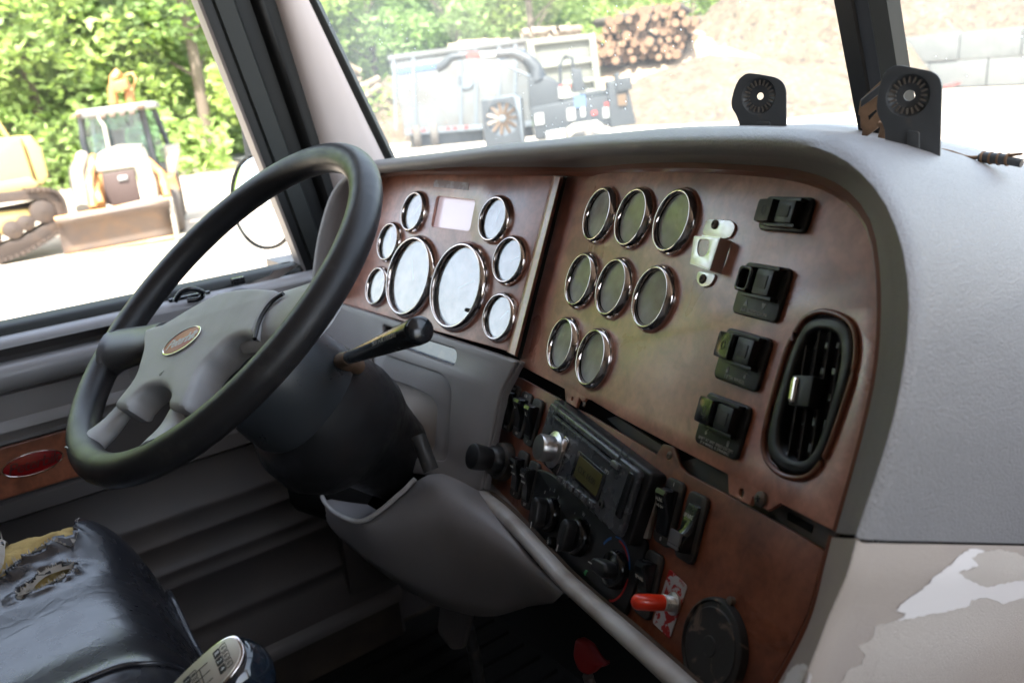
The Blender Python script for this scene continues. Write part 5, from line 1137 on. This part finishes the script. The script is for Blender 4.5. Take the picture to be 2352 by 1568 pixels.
for x in (960, 1000, 1120, 1165): wheel(ct, Frame(ft.o, ft.n * -1, ft.u) if 0 else ft, x, 330, -.3, .5, .3)
# --- cream open body behind
fc2 = upframe(1300, 300, 6, 30)
cb2 = thing('cream_truck_body', 'cream coloured open truck body with recessed side panels behind the chipper', 'truck body', fc2)
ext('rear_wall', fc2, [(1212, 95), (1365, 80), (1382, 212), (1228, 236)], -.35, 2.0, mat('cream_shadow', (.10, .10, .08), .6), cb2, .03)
for Pq in ([(1210, 92), (1362, 77), (1364, 90), (1212, 106)], [(1218, 150), (1370, 132), (1371, 142), (1219, 162)], [(1225, 196), (1376, 176), (1377, 186), (1226, 206)], [(1228, 226), (1380, 202), (1382, 214), (1229, 238)]): ext('side_rail', fc2, Pq, -.2, .25, M_CRM2, cb2, .03)
for x in (1210, 1352): ext('corner_post', fc2, [(x, 92 - (x - 1210) * .1), (x + 15, 90 - (x - 1210) * .1), (x + 31, 236 - (x - 1210) * .16), (x + 16, 238 - (x - 1210) * .16)], -.14, .3, M_CRM2, cb2, .03)
ext('lower_frame', fc2, [(1228, 232), (1380, 212), (1385, 280), (1235, 300)], -.6, 1.6, M_MBLK, cb2, .03)
# --- chipper
fk2 = upframe(1300, 322, 0, 25.5)
ch = thing('wood_chipper', 'black towable wood chipper with warning stickers, discharge chute and fan wheel', 'wood chipper', fk2)
rows_ = [(1004, 160), (1022, 148), (1036, 132), (1075, 126), (1130, 126), (1178, 122), (1208, 134), (1228, 156), (1236, 184)]
etube('discharge_chute', fk2, rows_, [0] * 9, [.11, .13, .12, .11, .12, .14, .19, .23, .27], M_MBLK, ch, 10)
ext('chute_sticker', fk2, [(1072, 120), (1100, 119), (1101, 132), (1073, 133)], .18, .03, M_SIGR, ch, 0); ext('chute_sticker', fk2, [(1103, 119), (1138, 117), (1139, 130), (1104, 132)], .18, .03, M_STICK, ch, 0)
etube('chute_ram', fk2, [(1140, 140), (1182, 160), (1232, 182)], (.1, .1, .1), .04, M_RIB, ch)
ext('chipper_drum', fk2, [(1212, 178), (1260, 176), (1286, 194), (1292, 240), (1216, 252)], .2, 1.4, M_MBLK, ch, .05)
ext('engine_frame', fk2, [(1104, 232), (1178, 218), (1196, 226), (1204, 330), (1118, 345)], .1, 1.2, M_RIB, ch, .03)
a_, b_ = fk2.px(1154, 272, .14)
plate('fan_guard', [[fk2.px(x, y, .2) for x, y in [(1104, 232), (1180, 220), (1200, 330), (1116, 344)]], circ(.50, 28, *fk2.px(1154, 274, .2))], .1, .1, M_MBLK, ch, world_of(ch).inverted() @ fk2.M, bevel=.01)
for k in range(11): boxes('fan_blade', [((.29, 0, 0), (.36, .10, .02), Matrix.Rotation(.5, 3, 'X'))], M_AMB, ch, world_of(ch).inverted() @ fk2.M @ T(a_, b_, .16) @ RZ(k * 360 / 11))
lathe('fan_hub', [(.10, 0), (.10, .06), (.01, .08)], M_RIB, ch, world_of(ch).inverted() @ fk2.M @ T(a_, b_, .15), n=16)
ext('fuel_tank', fk2, [(1218, 248), (1400, 214), (1432, 216), (1440, 282), (1330, 300), (1230, 322)], .25, 1.3, M_MBLK, ch, .05)
ext('infeed_hopper', fk2, [(1395, 190), (1420, 184), (1436, 186), (1444, 208), (1462, 285), (1402, 296)], .5, 1.6, M_MBLK, ch, .05)
ext('control_bar', fk2, [(1412, 172), (1420, 166), (1424, 180), (1450, 176), (1452, 206), (1416, 212)], .6, .5, M_MBLK, ch, .03)
ext('deck_rail', fk2, [(1330, 214), (1400, 204), (1402, 212), (1332, 222)], .3, .15, M_MBLK, ch, .02)
etube('roll_hoop', fk2, [(1288, 200), (1286, 150), (1298, 130), (1314, 134), (1322, 200)], (.1,) * 5, .05, M_MBLK, ch)
ext('battery_box', fk2, [(1312, 160), (1334, 158), (1346, 210), (1316, 214)], .3, .5, M_MBLK, ch, .03)
for (x, y, w_, h_, m_) in ((1282, 200, 26, 26, M_STICK), (1318, 218, 26, 30, M_CONTB), (1228, 262, 20, 26, M_STICK), (1302, 250, 18, 28, M_STICK), (1384, 248, 20, 24, M_STICK), (1418, 218, 20, 26, M_AMB), (1388, 236, 18, 10, M_SIGR), (1284, 196, 26, 8, M_SIGR), (1358, 256, 12, 10, M_SIGR), (1333, 248, 10, 22, M_STICK)):
    ext('warning_sticker', fk2, [(x, y), (x + w_, y - 3), (x + w_ + 2, y + h_ - 3), (x + 2, y + h_)], .56 if x > 1395 else .30, .03, m_, ch, 0)
ext('mudguard', fk2, [(1302, 296), (1316, 286), (1372, 278), (1386, 288), (1392, 306), (1378, 308), (1370, 294), (1322, 304), (1306, 318)], .7, .45, M_CREAM, ch, .02)
wheel(ch, fk2, 1352, 312, .5, .40, .25)
ext('white_tank', fk2, [(1254, 304), (1298, 296), (1302, 325), (1256, 332)], .6, .4, M_STICK, ch, .03)
# --- berm, log piles
M_MULCH = mat('wood_mulch', (.095, .070, .045), .95, var=[(1.1, (.062, .044, .028), .4, .6), (4, (.14, .108, .076), .5, .7), (2.3, (.035, .026, .02), .58, .68)], bump=(5, 1, .12))
def mound(name, cx, cy, rx, ry, h, m, label, seed=0, amp=.5, n=70):
    V = []; Fc = []
    for j in range(n + 1):
        for i in range(n + 1):
            x = -1 + 2 * i / n; y = -1 + 2 * j / n; d = math.sqrt(x * x + y * y); z = h * max(0, 1 - d) ** .8 if d < 1 else 0
            z = z + (amp * (mn.noise(Vector((x * rx * .25 + seed, y * ry * .25, 0))) + .6 * mn.noise(Vector((x * rx * .9, y * ry * .9, seed))) + .35 * mn.noise(Vector((x * rx * 2.2, y * ry * 2.2, seed)))) if d < 1 else 0) * min(1, 4 * max(0, 1 - d))
            V.append((cx + x * rx, cy + y * ry, GZ - .05 + z))
    for j in range(n):
        for i in range(n): k = j * (n + 1) + i; Fc.append((k, k + 1, k + n + 2, k + n + 1))
    return tag(pydata(name, V, Fc, m, smooth=35), label, 'mound', kind='stuff')
def pol(a, d): return d * math.sin(R_(a)), d * math.cos(R_(a))
mound('mulch_pile', *pol(-36.5, 50), 8.5, 7, 7.4, M_MULCH, 'pale brown pile of wood mulch right of the log stack', 11, .7, 110)
mound('chip_spread', *pol(-40.5, 42), 9, 8, 2.6, M_MULCH, 'low spread of pale wood chips in front of the log stack', 14, .35, 90)
mound('mulch_pile', *pol(-31.5, 68), 13, 12, 13, M_MULCH, 'huge pale brown pile of wood mulch behind the brackets', 2, .9, 110)
mound('mulch_pile', *pol(-17, 66), 19, 13, 8, M_MULCH, 'pale brown mulch heap rising behind the concrete block wall', 5, .8, 90)
mound('berm', *pol(-43.5, 50), 12, 11, 4.6, mat('berm_soil', (.30, .22, .15), .95, bump=(3, .8, .1), var=[(2, (.16, .12, .09), .5, .7)]), 'brown soil berm under the stacked logs', 8, .25)
def logmesh(nm, r, L, seed):
    rr3 = random.Random(seed); n = 12; rows = [[(r * (1 + .06 * math.sin(3 * a + seed)) * math.cos(a), r * (1 + .06 * math.cos(2 * a + seed)) * math.sin(a), z) for a in [2 * math.pi * i / n for i in range(n)]] for z in (-L, 0)]
    return rows
M_LOGE = mat('cut_wood', (.17, .095, .052), .85, var=[(9, (.11, .062, .036), .45, .6)])
M_LOGB = mat('log_bark', (.06, .044, .034), .9, bump=(9, .6, .02))
logp = []
for k in range(3):
    rows = logmesh('log', .165 + .03 * k, 4.5, k); t = tag(grid('log', rows, M_LOGB, closed=True, smooth=50), 'round log with a pale orange sawn end in the tall log stack', 'log', 'logs stacked on the berm')
    pydata('sawn_end', [(x * 1.0, y * 1.0, .004) for x, y, z in rows[1]], [tuple(range(12))], M_LOGE, t); logp.append(t)
f1 = upframe(1480, 200, 0, 43)
poly = [(1366, 150), (1372, 66), (1400, 40), (1440, 26), (1480, 14), (1550, 10), (1586, 34), (1606, 52), (1600, 80), (1565, 128), (1480, 135), (1420, 155)]
pl = [f1.px(*p) for p in poly]; r = random.Random(9); cnt = 0; y = min(p[1] for p in pl)
used = [False] * 3; j = 0
while y < max(p[1] for p in pl):
    x = min(p[0] for p in pl) + (j % 2) * .2
    while x < max(p[0] for p in pl):
        if inside(pl, x, y):
            k = r.randrange(3); h_ = r.uniform(-.5, .5); M = f1.M @ T(x + r.uniform(-.06, .06), y + r.uniform(-.05, .05), h_) @ RX(r.uniform(-4, 4)) @ RY(r.uniform(-14, 14)) @ RZ(r.uniform(0, 360))
            if not used[k]: logp[k].matrix_basis = M; used[k] = True
            else: dup(logp[k], M)
            cnt += 1
        x += .42
    y += .36; j += 1
f2 = upframe(860, 262, 0, 40)
t0_ = None; pl2 = [f2.px(*p) for p in [(790, 195), (800, 168), (830, 162), (880, 168), (905, 180), (905, 232), (870, 240), (842, 256), (815, 235)]]
r = random.Random(4); y = min(p[1] for p in pl2)
while y < max(p[1] for p in pl2):
    x = min(p[0] for p in pl2)
    while x < max(p[0] for p in pl2):
        if inside(pl2, x, y):
            M = f2.M @ T(x, y, r.uniform(-.4, .6)) @ RZ(r.uniform(-40, 40)) @ RY(90 + r.uniform(-25, 25))
            if t0_ is None:
                rows = logmesh('log', .17, 1.3, 5); t0_ = tag(grid('firewood_log', rows, mat('pale_bark', (.26, .21, .16), .9, var=[(3, (.15, .105, .07), .5, .6)]), closed=True, smooth=50), 'short pale log in the loose firewood heap left of the trailer', 'log', 'loose firewood heap'); pydata('sawn_end', [(a, b, .004) for a, b, c in rows[1]], [tuple(range(12))], M_LOGE, t0_); t0_.matrix_basis = M
            else: dup(t0_, M)
        x += .8
    y += .34
mound('soil_heap', f2.o.x - .5, f2.o.y + 1.2, 4.5, 3.5, 2.9, M_MULCH, 'low pale soil heap under the loose firewood', 3, .2, 40)
for i, (x, y) in enumerate(((1098, 104), (1120, 98), (1145, 98), (1170, 97), (1190, 100), (1262, 72), (1278, 70), (1320, 74), (1330, 68))):
    fq = upframe(x, 250, 0, 38); a, b = fq.px(x, y); dup(t0_, fq.M @ T(a, b, 0) @ RY(80 + i * 7), 'pale log poking up behind the trailer roof line', group='logs behind the trailer')
fq = upframe(1180, 250, 0, 39); hb = thing('log_heap_core', 'heap of bark and logs behind the trailer', 'log heap', fq, kind='stuff')
ext('heap', fq, [(1060, 240), (1080, 110), (1120, 102), (1200, 102), (1262, 76), (1335, 74), (1350, 200)], -.3, 3, M_MULCH, hb, .1)
# --- concrete block wall
w0 = gp_(2166, 203); w1 = gp_(2352, 195); wd = (w1 - w0).normalized(); wall = thing('block_wall', 'low wall of huge weathered concrete blocks two courses high', 'wall', w0); M_CONC = mat('weathered_concrete', (.115, .118, .112), .9, var=[(.8, (.08, .082, .078), .45, .65), (3, (.14, .14, .135), .55, .75)], bump=(5, .4, .02))
BL, BH = 2.75, 1.28; fw_ = Frame(w0, wd, wd.cross(Vector((0, 0, 1))))
mb = None
for row in range(2):
    for i in range(-5, 7):
        M = world_of(wall).inverted() @ fw_.M @ T((i + (.5 if row else 0)) * BL + .6, BH * (row + .5), -.6 + rnd.uniform(-.04, .04)) @ RY(rnd.uniform(-1.2, 1.2))
        if mb is None: mb = boxes('block', [((0, 0, 0), (BL - .05, BH - .04, 1.2))], M_CONC, wall, M, bevel=.05)
        else: c = mb.copy(); C.objects.link(c); c.matrix_basis = M
tape = thing('red_hose', 'thin red line lying on the ground along the block wall', 'hose', gp_(2300, 200)); tube('hose', [gp_(2175, 204) + Vector((0, -.3, .1)), gp_(2250, 196) + Vector((0, -.3, .35)), gp_(2352, 185) + Vector((0, -.5, .7))], .05, M_SIGR, tape, n=6, world=True)
# --- round mirror outside the door
mc = hx(603, 463, -1.98); fm_ = Frame(mc, (.9, .4, 0), (.36, -.92, .12)); mir = thing('fender_mirror', 'round fender mirror on a thin grey arm outside the driver window', 'mirror', fm_)
er = [Vector(fm_.px(*p)) for p in ((536, 440), (670, 545), (575, 358), (632, 570))]; a1 = (er[0] - er[1]).length / 2; b1_ = (er[2] - er[3]).length / 2
rr5 = (a1 + b1_) / 2
Mm = Matrix.Diagonal((a1, b1_, 1, 1))
V, Fc = lathe_mesh([(.985, 0), (.9, .006), (.7, .014), (.4, .021), (.001, .024)], 40); pydata('mirror_glass', V, Fc, mat('mirror_silver', (.86, .88, .88), .02, 1.0), mir, Mm, 80)
lathe('mirror_rim', [(.98, .002), (.985, .006), (1.02, .004), (1.02, -.006), (.9, -.03), (.4, -.05), (.001, -.055)], M_RUBG, mir, Mm, n=40)
tube('mirror_arm', [mc + Vector((-.02, .02, .0)), hx(580, 400, -2.02), hx(572, 352, -2.02), hx(545, 180, -2.05), hx(520, 20, -2.05), hx(505, -120, -2.05)], .010, M_RUBG, mir, n=8, world=True)
print('logs', cnt, 'trees', len(spots))
